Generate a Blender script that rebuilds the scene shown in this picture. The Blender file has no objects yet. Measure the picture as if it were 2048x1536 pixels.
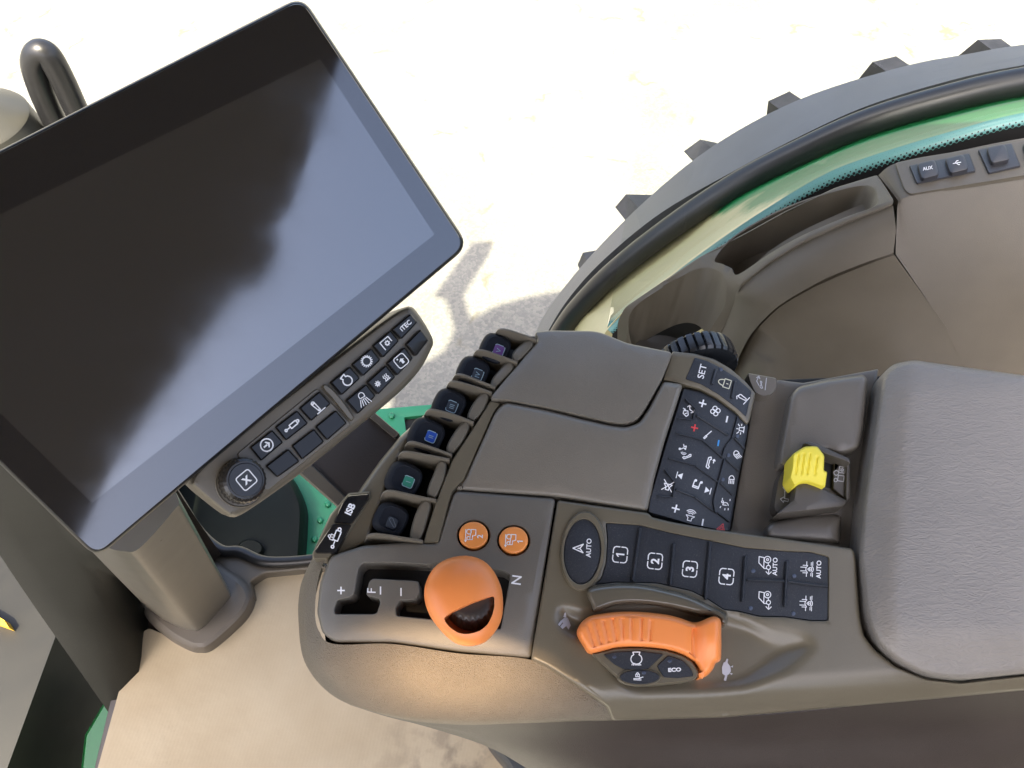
import bpy, bmesh, math, random
from mathutils import Vector, Matrix
from mathutils.geometry import delaunay_2d_cdt
random.seed(7)
S = bpy.context.scene
R = math.radians
# ------------------------------------------------------------------ camera
THETA = R(35.0); F = 1497.0; CZ = 2.9
cd = bpy.data.cameras.new('camera'); cam = bpy.data.objects.new('camera', cd)
S.collection.objects.link(cam); S.camera = cam
cd.sensor_width = 36; cd.lens = F/2048*36; cd.clip_start = 0.02; cd.clip_end = 500
cam.location = (0, 0, CZ); cam.rotation_euler = (THETA, 0, 0)
CAM = Vector((0, 0, CZ)); SN, CN = math.sin(THETA), math.cos(THETA)
# ------------------------------------------------------------------ light
SUND = __import__('mathutils').Vector((-.20, -.488, 1)).normalized()      # towards the sun
SUN_EL = math.asin(SUND.z)
w = bpy.data.worlds.new('World'); S.world = w; w.use_nodes = True
nt = w.node_tree; sky = nt.nodes.new('ShaderNodeTexSky'); sky.sky_type = 'NISHITA'
sky.sun_disc = False; sky.sun_elevation = SUN_EL; sky.sun_rotation = R(202)
sky.dust_density = 7; sky.air_density = .85; sky.ozone_density = 1.2
bg = nt.nodes['Background']; bg.inputs[1].default_value = 0.15
nt.links.new(sky.outputs[0], bg.inputs[0])
sl = bpy.data.lights.new('sun', 'SUN'); sl.energy = 4.0; sl.angle = R(0.8); sl.color = (1, .91, .69)
so = bpy.data.objects.new('sun', sl); S.collection.objects.link(so)
so.rotation_euler = SUND.to_track_quat('Z', 'Y').to_euler(); so.location = (0, -4, 8)
S.view_settings.view_transform = 'Standard'; S.view_settings.look = 'None'
S.view_settings.gamma = 1; S.view_settings.exposure = 2.25
S.cycles.max_bounces = 8; S.cycles.transparent_max_bounces = 8

# ------------------------------------------------------------------ helpers
def ray(px, py):
    a = (px-1024)/F; b = -(py-768)/F
    return Vector((a, b*CN + SN, b*SN - CN))
class Pl:
    def __init__(s, o, n): s.o = Vector(o); s.n = Vector(n).normalized()
    def __call__(s, px, py, h=0.0):
        r = ray(px, py); o = s.o + s.n*(h*0.001)
        return CAM + r*((o-CAM).dot(s.n)/r.dot(s.n))
TAU = R(8)
CP = Pl((0, .23, 2.36), (0, -math.sin(TAU), math.cos(TAU)))       # console plane
GP = Pl((0, 0, 0), (0, 0, 1))
FP = Pl((0, 0, 1.6), (0, 0, 1))
def YP(Y): return Pl((0, Y, 0), (0, -1, 0))
def camv(v): return Vector((v[0], v[1]*CN - v[2]*SN, v[1]*SN + v[2]*CN))
def srgb(r, g, b):
    f = lambda c: (c/255/12.92 if c <= 10 else ((c/255+.055)/1.055)**2.4)
    return (f(r), f(g), f(b), 1)

MATS = {}
def mat(name, col, rough=.5, bump=0, bscale=600, var=0, metal=0, coat=0, spec=.5, vscale=25, kind='noise', dust=0):
    if name in MATS: return MATS[name]
    m = bpy.data.materials.new(name); m.use_nodes = True; t = m.node_tree
    p = t.nodes['Principled BSDF']; L = t.links.new
    if len(col) == 3: col = (*col, 1)
    if 'plastic' in name and 'orange' not in name and 'black' not in name: col = (col[0], col[1]*.995, col[2]*.92, 1)
    p.inputs['Base Color'].default_value = col; p.inputs['Roughness'].default_value = rough
    p.inputs['Metallic'].default_value = metal; p.inputs['Coat Weight'].default_value = coat
    p.inputs['Specular IOR Level'].default_value = spec
    tc = t.nodes.new('ShaderNodeTexCoord')
    if var or dust:
        n = t.nodes.new('ShaderNodeTexNoise'); n.inputs['Scale'].default_value = vscale; n.inputs['Detail'].default_value = 6
        L(tc.outputs['Object'], n.inputs['Vector'])
        mr = t.nodes.new('ShaderNodeMapRange'); mr.inputs[1].default_value = .3; mr.inputs[2].default_value = .7
        mr.inputs[3].default_value = 1-var; mr.inputs[4].default_value = 1+var
        L(n.outputs[0], mr.inputs[0])
        mx = t.nodes.new('ShaderNodeMix'); mx.data_type = 'RGBA'; mx.blend_type = 'MULTIPLY'; mx.inputs[0].default_value = 1
        mx.inputs[6].default_value = col; L(mr.outputs[0], mx.inputs[7]); out = mx.outputs[2]
        if dust:
            n2 = t.nodes.new('ShaderNodeTexNoise'); n2.inputs['Scale'].default_value = 1400; n2.inputs['Detail'].default_value = 3
            L(tc.outputs['Object'], n2.inputs['Vector'])
            m2 = t.nodes.new('ShaderNodeMapRange'); m2.inputs[1].default_value = .58; m2.inputs[2].default_value = .8; m2.inputs[4].default_value = dust
            L(n2.outputs[0], m2.inputs[0])
            mm = t.nodes.new('ShaderNodeMath'); mm.operation = 'MULTIPLY'; L(m2.outputs[0], mm.inputs[0]); L(n.outputs[0], mm.inputs[1])
            mx2 = t.nodes.new('ShaderNodeMix'); mx2.data_type = 'RGBA'; mx2.inputs[7].default_value = (.32, .29, .24, 1)
            L(mm.outputs[0], mx2.inputs[0]); L(out, mx2.inputs[6]); out = mx2.outputs[2]
        L(out, p.inputs['Base Color'])
        mr3 = t.nodes.new('ShaderNodeMapRange'); mr3.inputs[3].default_value = rough*.88; mr3.inputs[4].default_value = min(1, rough*1.14)
        L(n.outputs[0], mr3.inputs[0]); L(mr3.outputs[0], p.inputs['Roughness'])
    if bump:
        b = t.nodes.new('ShaderNodeBump'); b.inputs['Strength'].default_value = bump; b.inputs['Distance'].default_value = .0006 if kind == 'noise' and bump < .85 else .0016
        if kind == 'noise':
            n = t.nodes.new('ShaderNodeTexNoise'); n.inputs['Scale'].default_value = bscale; n.inputs['Detail'].default_value = 2
            L(tc.outputs['Object'], n.inputs['Vector']); L(n.outputs[0], b.inputs['Height'])
        elif kind == 'leather':
            mp = t.nodes.new('ShaderNodeMapping'); mp.inputs['Scale'].default_value = (.55, 1.5, 1)
            nn = t.nodes.new('ShaderNodeTexNoise'); nn.inputs['Scale'].default_value = 120
            L(tc.outputs['Object'], mp.inputs[0]); L(mp.outputs[0], nn.inputs['Vector'])
            mxv = t.nodes.new('ShaderNodeMix'); mxv.data_type = 'VECTOR'; mxv.inputs[0].default_value = .012
            L(mp.outputs[0], mxv.inputs[4]); L(nn.outputs['Color'], mxv.inputs[5])
            v = t.nodes.new('ShaderNodeTexVoronoi'); v.inputs['Scale'].default_value = bscale; v.feature = 'DISTANCE_TO_EDGE'
            L(mxv.outputs[1], v.inputs['Vector'])
            v2 = t.nodes.new('ShaderNodeTexNoise'); v2.inputs['Scale'].default_value = bscale*.8; v2.inputs['Detail'].default_value = 2
            L(mxv.outputs[1], v2.inputs['Vector'])
            ad = t.nodes.new('ShaderNodeMath'); ad.operation = 'ADD'; L(v.outputs[0], ad.inputs[0]); L(v2.outputs[0], ad.inputs[1])
            L(ad.outputs[0], b.inputs['Height'])
        L(b.outputs[0], p.inputs['Normal'])
    MATS[name] = m; return m
TAUPE = mat('taupe_plastic', (.155, .139, .116), .42, .35, 1500, .06)
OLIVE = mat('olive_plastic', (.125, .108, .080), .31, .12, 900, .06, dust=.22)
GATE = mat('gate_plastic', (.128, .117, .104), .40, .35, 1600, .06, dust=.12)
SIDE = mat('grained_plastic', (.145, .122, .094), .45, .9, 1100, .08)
DARKB = mat('dark_brown_plastic', (.050, .040, .037), .45, .4, 1300, .08)
TRIM = mat('side_panel_plastic', (.105, .092, .076), .5, .3, 1200, .06)
RUB = mat('black_rubber', (.017, .020, .026), .5, .25, 1500, .15, dust=.5)
GLOSSB = mat('gloss_black_plastic', (.010, .010, .011), .18, 0, 1, 0, coat=.5)
KEYB = mat('black_key_plastic', (.009, .009, .010), .28, .1, 1500, .1, spec=.35)
SLOT = mat('slot_dark', (.004, .004, .004), .7)
ORG = mat('orange_plastic', (.84, .26, .065), .36, .12, 1500, .05)
YEL = mat('yellow_plastic', (.78, .66, .06), .45, .12, 1500, .04)
WHT = mat('white_print', (.80, .80, .80), .5)
GRYP = mat('grey_print', (.45, .45, .47), .5)
DIMP = mat('dim_print', (.10, .12, .14), .5)
LEA = mat('armrest_vinyl', (.205, .186, .162), .42, .35, 260, .05, kind='leather')
FRAME = mat('monitor_frame_plastic', (.012, .012, .013), .3)

def link(o, parent):
    S.collection.objects.link(o)
    if parent is not None: o.parent = parent
def root_of(p):
    while p is not None and p.parent is not None: p = p.parent
    return p
def mesh_obj(name, vs, fs, m, parent=None, angle=35, label=None, recalc=True):
    rt = root_of(parent); off = Vector(rt.location) if rt is not None else Vector((0, 0, 0))
    me = bpy.data.meshes.new(name)
    me.from_pydata([tuple(Vector(v)-off) for v in vs], [], fs)
    bm = bmesh.new(); bm.from_mesh(me)
    bmesh.ops.remove_doubles(bm, verts=bm.verts, dist=1e-6)
    if recalc: bmesh.ops.recalc_face_normals(bm, faces=bm.faces)
    bm.to_mesh(me); bm.free()
    for p in me.polygons: p.use_smooth = True
    me.set_sharp_from_angle(angle=R(angle))
    me.materials.append(m)
    o = bpy.data.objects.new(name, me); link(o, parent)
    if label: o['label'] = label
    return o
def thing(name, label, cat, loc, group=None):
    o = bpy.data.objects.new(name, None); S.collection.objects.link(o); o.location = loc
    o.empty_display_size = .05; o['label'] = label; o['category'] = cat
    if group: o['group'] = group
    return o
def struct(o): o['kind'] = 'structure'; return o

def cat(pts, n=4, closed=True):
    out = []; N = len(pts)
    rng = range(N if closed else N-1)
    for i in rng:
        if closed: p = [pts[(i+k-1) % N] for k in range(4)]
        else: p = [pts[max(0, min(N-1, i+k-1))] for k in range(4)]
        for j in range(n):
            t = j/n
            out.append(tuple(.5*((2*b) + (-a+c)*t + (2*a-5*b+4*c-d)*t*t + (-a+3*b-3*c+d)*t**3) for a, b, c, d in zip(*p)))
    if not closed: out.append(tuple(pts[-1]))
    return out
def rnd(pts, r=6, n=4):
    out = []; N = len(pts)
    for i in range(N):
        a, b, c = [Vector(pts[(i+k-1) % N][:2]) for k in range(3)]
        u = (a-b); v = (c-b); rr = min(r, u.length*.45, v.length*.45)
        p0 = b+u.normalized()*rr; p2 = b+v.normalized()*rr
        for j in range(n+1):
            t = j/n; q = p0*(1-t)**2 + b*2*t*(1-t) + p2*t*t; out.append((q.x, q.y))
    return out
def circ(cx, cy, a, b=None, rot=0, n=40):
    b = b or a; c, s = math.cos(R(rot)), math.sin(R(rot)); o = []
    for i in range(n):
        t = 2*math.pi*i/n; x, y = a*math.cos(t), b*math.sin(t); o.append((cx+x*c-y*s, cy+x*s+y*c))
    return o
def area(p): return sum(p[i][0]*p[(i+1) % len(p)][1]-p[(i+1) % len(p)][0]*p[i][1] for i in range(len(p)))/2
def inset(p, d):
    s = 1 if area(p) > 0 else -1; N = len(p); out = []
    for i in range(N):
        a, b, c = Vector(p[i-1]), Vector(p[i]), Vector(p[(i+1) % N])
        u = (b-a); v = (c-b)
        if u.length < 1e-6: u = v
        if v.length < 1e-6: v = u
        u = u.normalized(); v = v.normalized()
        n1 = Vector((-u.y, u.x)); n2 = Vector((-v.y, v.x)); m = n1+n2
        if m.length < 1e-4: m = n1
        m.normalize(); k = d/max(.45, m.dot(n1)); q = b+m*k*s; out.append((q.x, q.y))
    return out
def inside(x, y, poly):
    r = False; N = len(poly); j = N-1
    for i in range(N):
        xi, yi = poly[i][0], poly[i][1]; xj, yj = poly[j][0], poly[j][1]
        if (yi > y) != (yj > y) and x < (xj-xi)*(y-yi)/(yj-yi)+xi: r = not r
        j = i
    return r
def dist_poly(x, y, poly):
    best = 1e9; N = len(poly)
    for i in range(N):
        ax, ay = poly[i][0], poly[i][1]; bx, by = poly[(i+1) % N][0], poly[(i+1) % N][1]
        dx, dy = bx-ax, by-ay; l = dx*dx+dy*dy
        t = 0 if l == 0 else max(0, min(1, ((x-ax)*dx+(y-ay)*dy)/l))
        d = (x-ax-t*dx)**2+(y-ay-t*dy)**2
        if d < best: best = d
    return math.sqrt(best)
def HF(h): return h if callable(h) else (lambda x, y: h)
def slab(name, out, h, thick, m, parent, bev=((0, -1.2), (.8, -.35), (2, 0)), holes=(), hdep=None, P=None, grid=0, angle=35, label=None, bottom=True, hbev=1.2):
    """a plate: outline in photo units laid on plane P at height h (mm); rounded rim; walls of thick mm"""
    P = P or CP; h = HF(h); V = []; Fc = []; N = len(out)
    def ring(pts, dh): s = len(V); V.extend([P(x, y, h(x, y)+dh) for x, y in pts]); return list(range(s, s+len(pts)))
    def bridge(a, b):
        n = len(a)
        for i in range(n): Fc.append((a[i], a[(i+1) % n], b[(i+1) % n], b[i]))
    prev = None; r0 = None; q = out
    for d, dh in bev:
        q = inset(out, d) if d else out
        r_ = ring(q, dh)
        if prev: bridge(prev, r_)
        else: r0 = r_
        prev = r_
    def drop(r_, t):
        s = len(V); V.extend([V[i]-P.n*(t*.001) for i in r_]); return list(range(s, s+len(r_)))
    if thick:
        rb = drop(r0, thick); bridge(rb, r0)
        if bottom and not holes and N < 1: Fc.append(tuple(rb))
    loops = [prev]; polys = [q]
    for ho in holes:
        ho2 = inset(ho, -hbev)
        ra = ring(ho2, 0); rb_ = ring(ho, -hbev*.4)
        bridge(rb_, ra); rc = drop(rb_, (hdep if hdep is not None else thick)); bridge(rc, rb_)
        loops.append(ra); polys.append(ho2)
    if False:
        Fc.append(tuple(prev))
    else:
        pts = []; ids = []; ed = []
        for lp, pl in zip(loops, polys):
            s = len(pts)
            for i, (x, y) in zip(lp, pl): pts.append(Vector((x, y))); ids.append(i)
            ed += [(s+i, s+(i+1) % len(lp)) for i in range(len(lp))]
        if grid:
            xs = [p[0] for p in q]; ys = [p[1] for p in q]
            x = min(xs)+grid*.5; k = 0
            while x < max(xs):
                y = min(ys)+grid*(.5 if k % 2 else 1.0)
                while y < max(ys):
                    if inside(x, y, q) and not any(inside(x, y, hp) for hp in polys[1:]) and all(dist_poly(x, y, pl) > grid*.4 for pl in polys):
                        pts.append(Vector((x, y))); ids.append(len(V)); V.append(P(x, y, h(x, y)))
                    y += grid
                x += grid; k += 1
        ov, oe, of, iv, ie, if_ = delaunay_2d_cdt(pts, ed, [], 0, 1e-5)
        mp = []
        for i, v in enumerate(ov):
            if iv[i]: mp.append(ids[iv[i][0]])
            else: mp.append(len(V)); V.append(P(v.x, v.y, h(v.x, v.y)))
        for f in of:
            cx = sum(ov[i].x for i in f)/len(f); cy = sum(ov[i].y for i in f)/len(f)
            if inside(cx, cy, q) and not any(inside(cx, cy, hp) for hp in polys[1:]): Fc.append(tuple(mp[i] for i in f))
    return mesh_obj(name, V, Fc, m, parent, angle, label)
SOFT = ((0, -3.2), (1, -1.6), (2.6, -.55), (5, 0))
def patch(name, net, m, parent, P=None, ru=6, rv=4, thick=0, closed=False, angle=60, label=None):
    """smooth surface through a net of (px, py, h[mm]) points; rows across, columns along"""
    P = P or CP
    rows = [cat(r, ru, closed) for r in net]
    cols = list(zip(*rows)); grid = [cat(list(c), rv, False) for c in cols]
    V = [P(*p) for g in grid for p in g]; nv = len(grid[0]); nu = len(grid); Fc = []
    for i in range(nu if closed else nu-1):
        for j in range(nv-1):
            a = i*nv+j; b = ((i+1) % nu)*nv+j; Fc.append((a, b, b+1, a+1))
    o = mesh_obj(name, V, Fc, m, parent, angle, label)
    if thick:
        md = o.modifiers.new('solid', 'SOLIDIFY'); md.thickness = thick*.001; md.offset = -1
    return o
def loftw(name, curves, m, parent=None, n=6, angle=50, label=None, closed=False):
    """loft through world-space curves (lists of Vectors of equal length)"""
    cs = [cat([tuple(p) for p in c], n, False) for c in curves]
    V = [Vector(p) for c in cs for p in c]; L = len(cs[0]); Fc = []
    K = len(cs)
    for k in range(K if closed else K-1):
        k2 = (k+1) % K
        for i in range(L-1): Fc.append((k*L+i, k*L+i+1, k2*L+i+1, k2*L+i))
    if closed:
        Fc.append(tuple(k*L for k in range(K))); Fc.append(tuple(k*L+L-1 for k in reversed(range(K))))
    return mesh_obj(name, V, Fc, m, parent, angle, label)
def tube(name, pts, rad, m, parent=None, seg=14, n=6, label=None):
    c = [Vector(p) for p in cat([tuple(p) for p in pts], n, False)]; V = []; Fc = []
    rr = rad if callable(rad) else (lambda t: rad)
    for i, p in enumerate(c):
        t = (c[min(i+1, len(c)-1)]-c[max(i-1, 0)]).normalized()
        u = t.cross(Vector((0, 1, .02))).normalized() if abs(t.y) < .95 else t.cross(Vector((1, 0, 0))).normalized()
        v = t.cross(u); r_ = rr(i/(len(c)-1))
        for k in range(seg):
            a = 2*math.pi*k/seg; V.append(p+u*math.cos(a)*r_+v*math.sin(a)*r_)
    for i in range(len(c)-1):
        for k in range(seg): Fc.append((i*seg+k, i*seg+(k+1) % seg, (i+1)*seg+(k+1) % seg, (i+1)*seg+k))
    Fc.append(tuple(range(seg))); Fc.append(tuple((len(c)-1)*seg+k for k in reversed(range(seg))))
    return mesh_obj(name, V, Fc, m, parent, 50, label)
def box(name, c, s, m, parent=None, bev=.004, rot=0, label=None):
    bm = bmesh.new(); bmesh.ops.create_cube(bm, size=1)
    for v in bm.verts: v.co = Vector((v.co.x*s[0], v.co.y*s[1], v.co.z*s[2]))
    if bev: bmesh.ops.bevel(bm, geom=bm.edges[:]+bm.verts[:], offset=bev, segments=3, profile=.5, affect='EDGES')
    M = Matrix.Rotation(rot, 3, 'Z')
    vs = [M @ v.co+Vector(c) for v in bm.verts]; bm.verts.index_update(); fs = [tuple(v.index for v in f.verts) for f in bm.faces]; bm.free()
    return mesh_obj(name, vs, fs, m, parent, 40, label)

# ---- printing: strokes and letters in a local frame (x right, y up, half-size = 1)
def arc(cx, cy, r, a0, a1, n=14, ry=None):
    return [(cx+r*math.cos(R(a0+(a1-a0)*i/n)), cy+(ry or r)*math.sin(R(a0+(a1-a0)*i/n))) for i in range(n+1)]
def gear(cx, cy, r, n, th=.25):
    L = [arc(cx, cy, r, 0, 360, 24)]
    for i in range(n):
        a = 2*math.pi*i/n; L.append([(cx+r*math.cos(a), cy+r*math.sin(a)), (cx+(r+th)*math.cos(a), cy+(r+th)*math.sin(a))])
    return L
def rr(w, h, r=.25): return [(x, y) for x, y in rnd([(-w, -h), (w, -h), (w, h), (-w, h)], r, 4)]
def closed(p): return list(p)+[p[0]]
def xf(px, c, s, ang):
    a = R(ang); x, y = px; return (c[0]+s*(x*math.cos(a)-y*math.sin(a)), c[1]-s*(x*math.sin(a)+y*math.cos(a)))
def stroke_mesh(lines, fills, c, s, ang, wd, h, P):
    V = []; Fc = []; h = HF(h)
    for ln in lines:
        p = [xf(q, c, s, ang) for q in ln]
        for i in range(len(p)-1):
            a, b = Vector(p[i]), Vector(p[i+1]); d = b-a
            if d.length < 1e-5: continue
            d.normalize(); nn = Vector((-d.y, d.x))*wd*.5; e = d*wd*.22; k = len(V)
            for q in (a-e+nn, b+e+nn, b+e-nn, a-e-nn): V.append(P(q.x, q.y, h(q.x, q.y)+.012*(i % 2)))
            Fc.append((k, k+1, k+2, k+3))
    for fl in fills:
        p = [xf(q, c, s, ang) for q in fl]; k = len(V)
        V += [P(x, y, h(x, y)) for x, y in p]; Fc.append(tuple(range(k, k+len(p))))
    return V, Fc
def icon(parent, lines, c, s, ang, h, wd=2.6, m=None, P=None, fills=(), name='symbol', label=None):
    P = P or CP; V, Fc = stroke_mesh(lines, fills, c, s, ang, wd, h, P)
    return mesh_obj(name, V, Fc, m or WHT, parent, 30, label, recalc=False)
TXT = {}
def text_geo(s, bold):
    if (s, bold) in TXT: return TXT[(s, bold)]
    cu = bpy.data.curves.new('lettering', 'FONT'); cu.body = s; cu.align_x = 'CENTER'; cu.align_y = 'CENTER'; cu.offset = bold; cu.resolution_u = 4
    o = bpy.data.objects.new('lettering', cu); S.collection.objects.link(o)
    dg = bpy.context.evaluated_depsgraph_get(); me = bpy.data.meshes.new_from_object(o.evaluated_get(dg))
    vs = [(v.co.x, v.co.y) for v in me.vertices]; fs = [tuple(p.vertices) for p in me.polygons]
    bpy.data.objects.remove(o); bpy.data.curves.remove(cu); bpy.data.meshes.remove(me)
    xs = [v[0] for v in vs]; ys = [v[1] for v in vs]; cx = (max(xs)+min(xs))/2; cy = (max(ys)+min(ys))/2; hh = max(ys)-min(ys)
    vs = [((x-cx)/hh, (y-cy)/hh) for x, y in vs]; TXT[(s, bold)] = (vs, fs); return vs, fs
def text(parent, s, c, cap, ang, h, m=None, P=None, bold=.02, name='lettering', sx=1.0):
    """letters cap photo units high"""
    P = P or CP; h = HF(h)
    vs, fs = text_geo(s, bold) if s != '1' else ([(-.04, -.5), (.15, -.5), (.15, .5), (0, .5), (-.27, .26), (-.27, .10), (-.04, .26)], [(0, 1, 2, 3, 6), (3, 4, 5, 6)])
    V = []
    for x, y in vs:
        q = xf((x*sx, y), c, cap, ang); V.append(P(q[0], q[1], h(*q)))
    return mesh_obj(name, V, fs, m or WHT, parent, 30, None, recalc=False)
def sc(pts, x0, y0, k): return [(x0+x*k, y0+y*k) for x, y in pts]
z1 = lambda p: sc(p, 1040, 960, .3418)
z2 = lambda p: sc(p, 1270, 640, .2994)
z3 = lambda p: sc(p, 370, 600, .2930)
z4 = lambda p: sc(p, 580, 640, .3125)
z5 = lambda p: sc(p, 580, 960, .3385)
zp = lambda p: sc(p, 1450, 640, .3124)
z6 = lambda p: sc(p, 1080, 300, .3516)
z8 = lambda p: sc(p, 780, 420, .3516)

# ================================================================== SETTING
def ground_mat():
    m = bpy.data.materials.new('gravel_ground'); m.use_nodes = True; t = m.node_tree; L = t.links.new
    p = t.nodes['Principled BSDF']; p.inputs['Roughness'].default_value = .95; p.inputs['Specular IOR Level'].default_value = .2
    tc = t.nodes.new('ShaderNodeTexCoord')
    def noise(s, d=4):
        n = t.nodes.new('ShaderNodeTexNoise'); n.inputs['Scale'].default_value = s; n.inputs['Detail'].default_value = d
        L(tc.outputs['Object'], n.inputs['Vector']); return n.outputs[0]
    v = t.nodes.new('ShaderNodeTexVoronoi'); v.inputs['Scale'].default_value = 70; L(tc.outputs['Object'], v.inputs['Vector'])
    cr = t.nodes.new('ShaderNodeValToRGB'); cr.color_ramp.elements[0].color = (.140, .141, .130, 1); cr.color_ramp.elements[1].color = (.182, .180, .160, 1)
    cr.color_ramp.elements[0].position = .2; cr.color_ramp.elements[1].position = .8
    sep = t.nodes.new('ShaderNodeSeparateColor'); L(v.outputs['Color'], sep.inputs[0]); L(sep.outputs[0], cr.inputs[0])
    n1 = noise(2.2, 8); cr2 = t.nodes.new('ShaderNodeValToRGB'); cr2.color_ramp.elements[0].position = .62; cr2.color_ramp.elements[1].position = .72
    cr2.color_ramp.elements[1].color = (.55, .55, .55, 1)
    L(n1, cr2.inputs[0])
    mx = t.nodes.new('ShaderNodeMix'); mx.data_type = 'RGBA'; mx.inputs[7].default_value = (.17, .125, .06, 1)
    n3 = noise(30, 3); mm = t.nodes.new('ShaderNodeMath'); mm.operation = 'MULTIPLY'; L(cr2.outputs[0], mm.inputs[0]); L(n3, mm.inputs[1])
    L(mm.outputs[0], mx.inputs[0]); L(cr.outputs[0], mx.inputs[6])
    # broken straw and leaf scraps
    mp = t.nodes.new('ShaderNodeMapping'); mp.inputs['Scale'].default_value = (9, 26, 1); mp.inputs['Rotation'].default_value = (0, 0, .35)
    L(tc.outputs['Object'], mp.inputs[0]); n4 = t.nodes.new('ShaderNodeTexNoise'); n4.inputs['Scale'].default_value = 1.6; n4.inputs['Detail'].default_value = 7; n4.inputs['Roughness'].default_value = .7
    L(mp.outputs[0], n4.inputs['Vector']); m4 = t.nodes.new('ShaderNodeMapRange'); m4.inputs[1].default_value = .66; m4.inputs[2].default_value = .72
    L(n4.outputs[0], m4.inputs[0])
    mx2 = t.nodes.new('ShaderNodeMix'); mx2.data_type = 'RGBA'; mx2.inputs[7].default_value = (.11, .088, .058, 1)
    L(m4.outputs[0], mx2.inputs[0]); L(mx.outputs[2], mx2.inputs[6])
    n6 = noise(.9, 6); m6 = t.nodes.new('ShaderNodeMapRange'); m6.inputs[1].default_value = .35; m6.inputs[2].default_value = .65; m6.inputs[3].default_value = .82; m6.inputs[4].default_value = 1.12; L(n6, m6.inputs[0])
    mx5 = t.nodes.new('ShaderNodeMix'); mx5.data_type = 'RGBA'; mx5.blend_type = 'MULTIPLY'; mx5.inputs[0].default_value = 1; L(mx2.outputs[2], mx5.inputs[6]); L(m6.outputs[0], mx5.inputs[7])
    # thin wandering cracks with dry straw in them
    n7 = t.nodes.new('ShaderNodeTexNoise'); n7.inputs['Scale'].default_value = 3; n7.inputs['Detail'].default_value = 5; L(tc.outputs['Object'], n7.inputs['Vector'])
    mv = t.nodes.new('ShaderNodeMix'); mv.data_type = 'VECTOR'; mv.inputs[0].default_value = .35; L(tc.outputs['Object'], mv.inputs[4]); L(n7.outputs['Color'], mv.inputs[5])
    v7 = t.nodes.new('ShaderNodeTexVoronoi'); v7.feature = 'DISTANCE_TO_EDGE'; v7.inputs['Scale'].default_value = 1.1; L(mv.outputs[1], v7.inputs['Vector'])
    m7 = t.nodes.new('ShaderNodeMapRange'); m7.inputs[1].default_value = .016; m7.inputs[2].default_value = .002; L(v7.outputs['Distance'], m7.inputs[0])
    n8 = noise(5, 5); m8 = t.nodes.new('ShaderNodeMapRange'); m8.inputs[1].default_value = .50; m8.inputs[2].default_value = .60; L(n8, m8.inputs[0])
    mm8 = t.nodes.new('ShaderNodeMath'); mm8.operation = 'MULTIPLY'; L(m7.outputs[0], mm8.inputs[0]); L(m8.outputs[0], mm8.inputs[1])
    mx6 = t.nodes.new('ShaderNodeMix'); mx6.data_type = 'RGBA'; mx6.inputs[7].default_value = (.115, .108, .082, 1); L(mm8.outputs[0], mx6.inputs[0]); L(mx5.outputs[2], mx6.inputs[6]); L(mx6.outputs[2], p.inputs['Base Color'])
    b = t.nodes.new('ShaderNodeBump'); b.inputs['Distance'].default_value = .006; b.inputs['Strength'].default_value = .35
    L(v.outputs['Distance'], b.inputs['Height']); L(b.outputs[0], p.inputs['Normal'])
    return m
g = mesh_obj('ground', [(-120, -120, 0), (120, -120, 0), (120, 120, 0), (-120, 120, 0)], [(0, 1, 2, 3)], ground_mat()); struct(g)

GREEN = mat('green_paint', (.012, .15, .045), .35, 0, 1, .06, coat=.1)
GREEND = mat('green_frame_paint', (.02, .20, .09), .4, .2, 300, .08)
EXTB = mat('fender_plastic', (.085, .090, .104), .5, .5, 500, .12, vscale=9, dust=.3)
RUBT = mat('tyre_rubber', (.045, .045, .045), .7, .8, 150, .3, vscale=30)
ROD = mat('black_tube_paint', (.012, .012, .013), .33, .15, 300, .1)
# ---- rear wheel
WC = Vector((1.155, 0, .985)); YF = 1.54
ty = thing('rear_tractor_wheel', 'big black rear tyre with chunky lugs under the curved fender', 'tyre', (WC.x, 1.45, 0))
def wheel_pts(r, y, n=96): return [Vector((WC.x+r*math.cos(2*math.pi*i/n), y, WC.z+r*math.sin(2*math.pi*i/n))) for i in range(n)]
prof = [(.52, 1.1), (.7, 1.08), (.82, 1.1), (.875, 1.16), (.89, 1.35), (.875, 1.56), (.82, 1.66), (.7, 1.70), (.52, 1.64)]
V = []; Fc = []
for r_, y_ in prof: V += wheel_pts(r_, y_)
for k in range(len(prof)-1):
    for i in range(96): Fc.append((k*96+i, k*96+(i+1) % 96, (k+1)*96+(i+1) % 96, (k+1)*96+i))
mesh_obj('tyre', V, Fc, RUBT, ty, 60)
lugpx = [(1978, 88), (1768, 128), (1558, 202), (1385, 300), (1243, 410), (1163, 525)]
V = []; Fc = []
angs = []
for (px, py) in lugpx:
    q = YP(1.66)(px, py); angs.append(math.atan2(q.z-WC.z, q.x-WC.x))
st = (angs[-1]-angs[0])/5
allang = angs+[angs[0]-st*k for k in range(1, 12)]+[angs[-1]+st*k for k in range(1, 6)]
for a in allang:
    if a in angs:
        i = angs.index(a); q = YP(1.66)(*lugpx[i]); ro = (q-WC).length if False else math.hypot(q.x-WC.x, q.z-WC.z)+.005
    else: ro = .95
    k = len(V)
    for (rr_, y_, da, db) in ((.86, 1.71, -.046, .048), (ro, 1.672, -.025, .032), (ro, 1.38, .10, .165), (.86, 1.38, .085, .18)):
        for d in (da, db): V.append(Vector((WC.x+rr_*math.cos(a-d), y_, WC.z+rr_*math.sin(a-d))))
    Fc += [(k, k+1, k+3, k+2), (k+2, k+3, k+5, k+4), (k+4, k+5, k+7, k+6), (k, k+2, k+4, k+6), (k+1, k+7, k+5, k+3), (k, k+6, k+7, k+1)]
mesh_obj('tread_lugs', V, Fc, RUBT, ty, 30)

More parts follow.
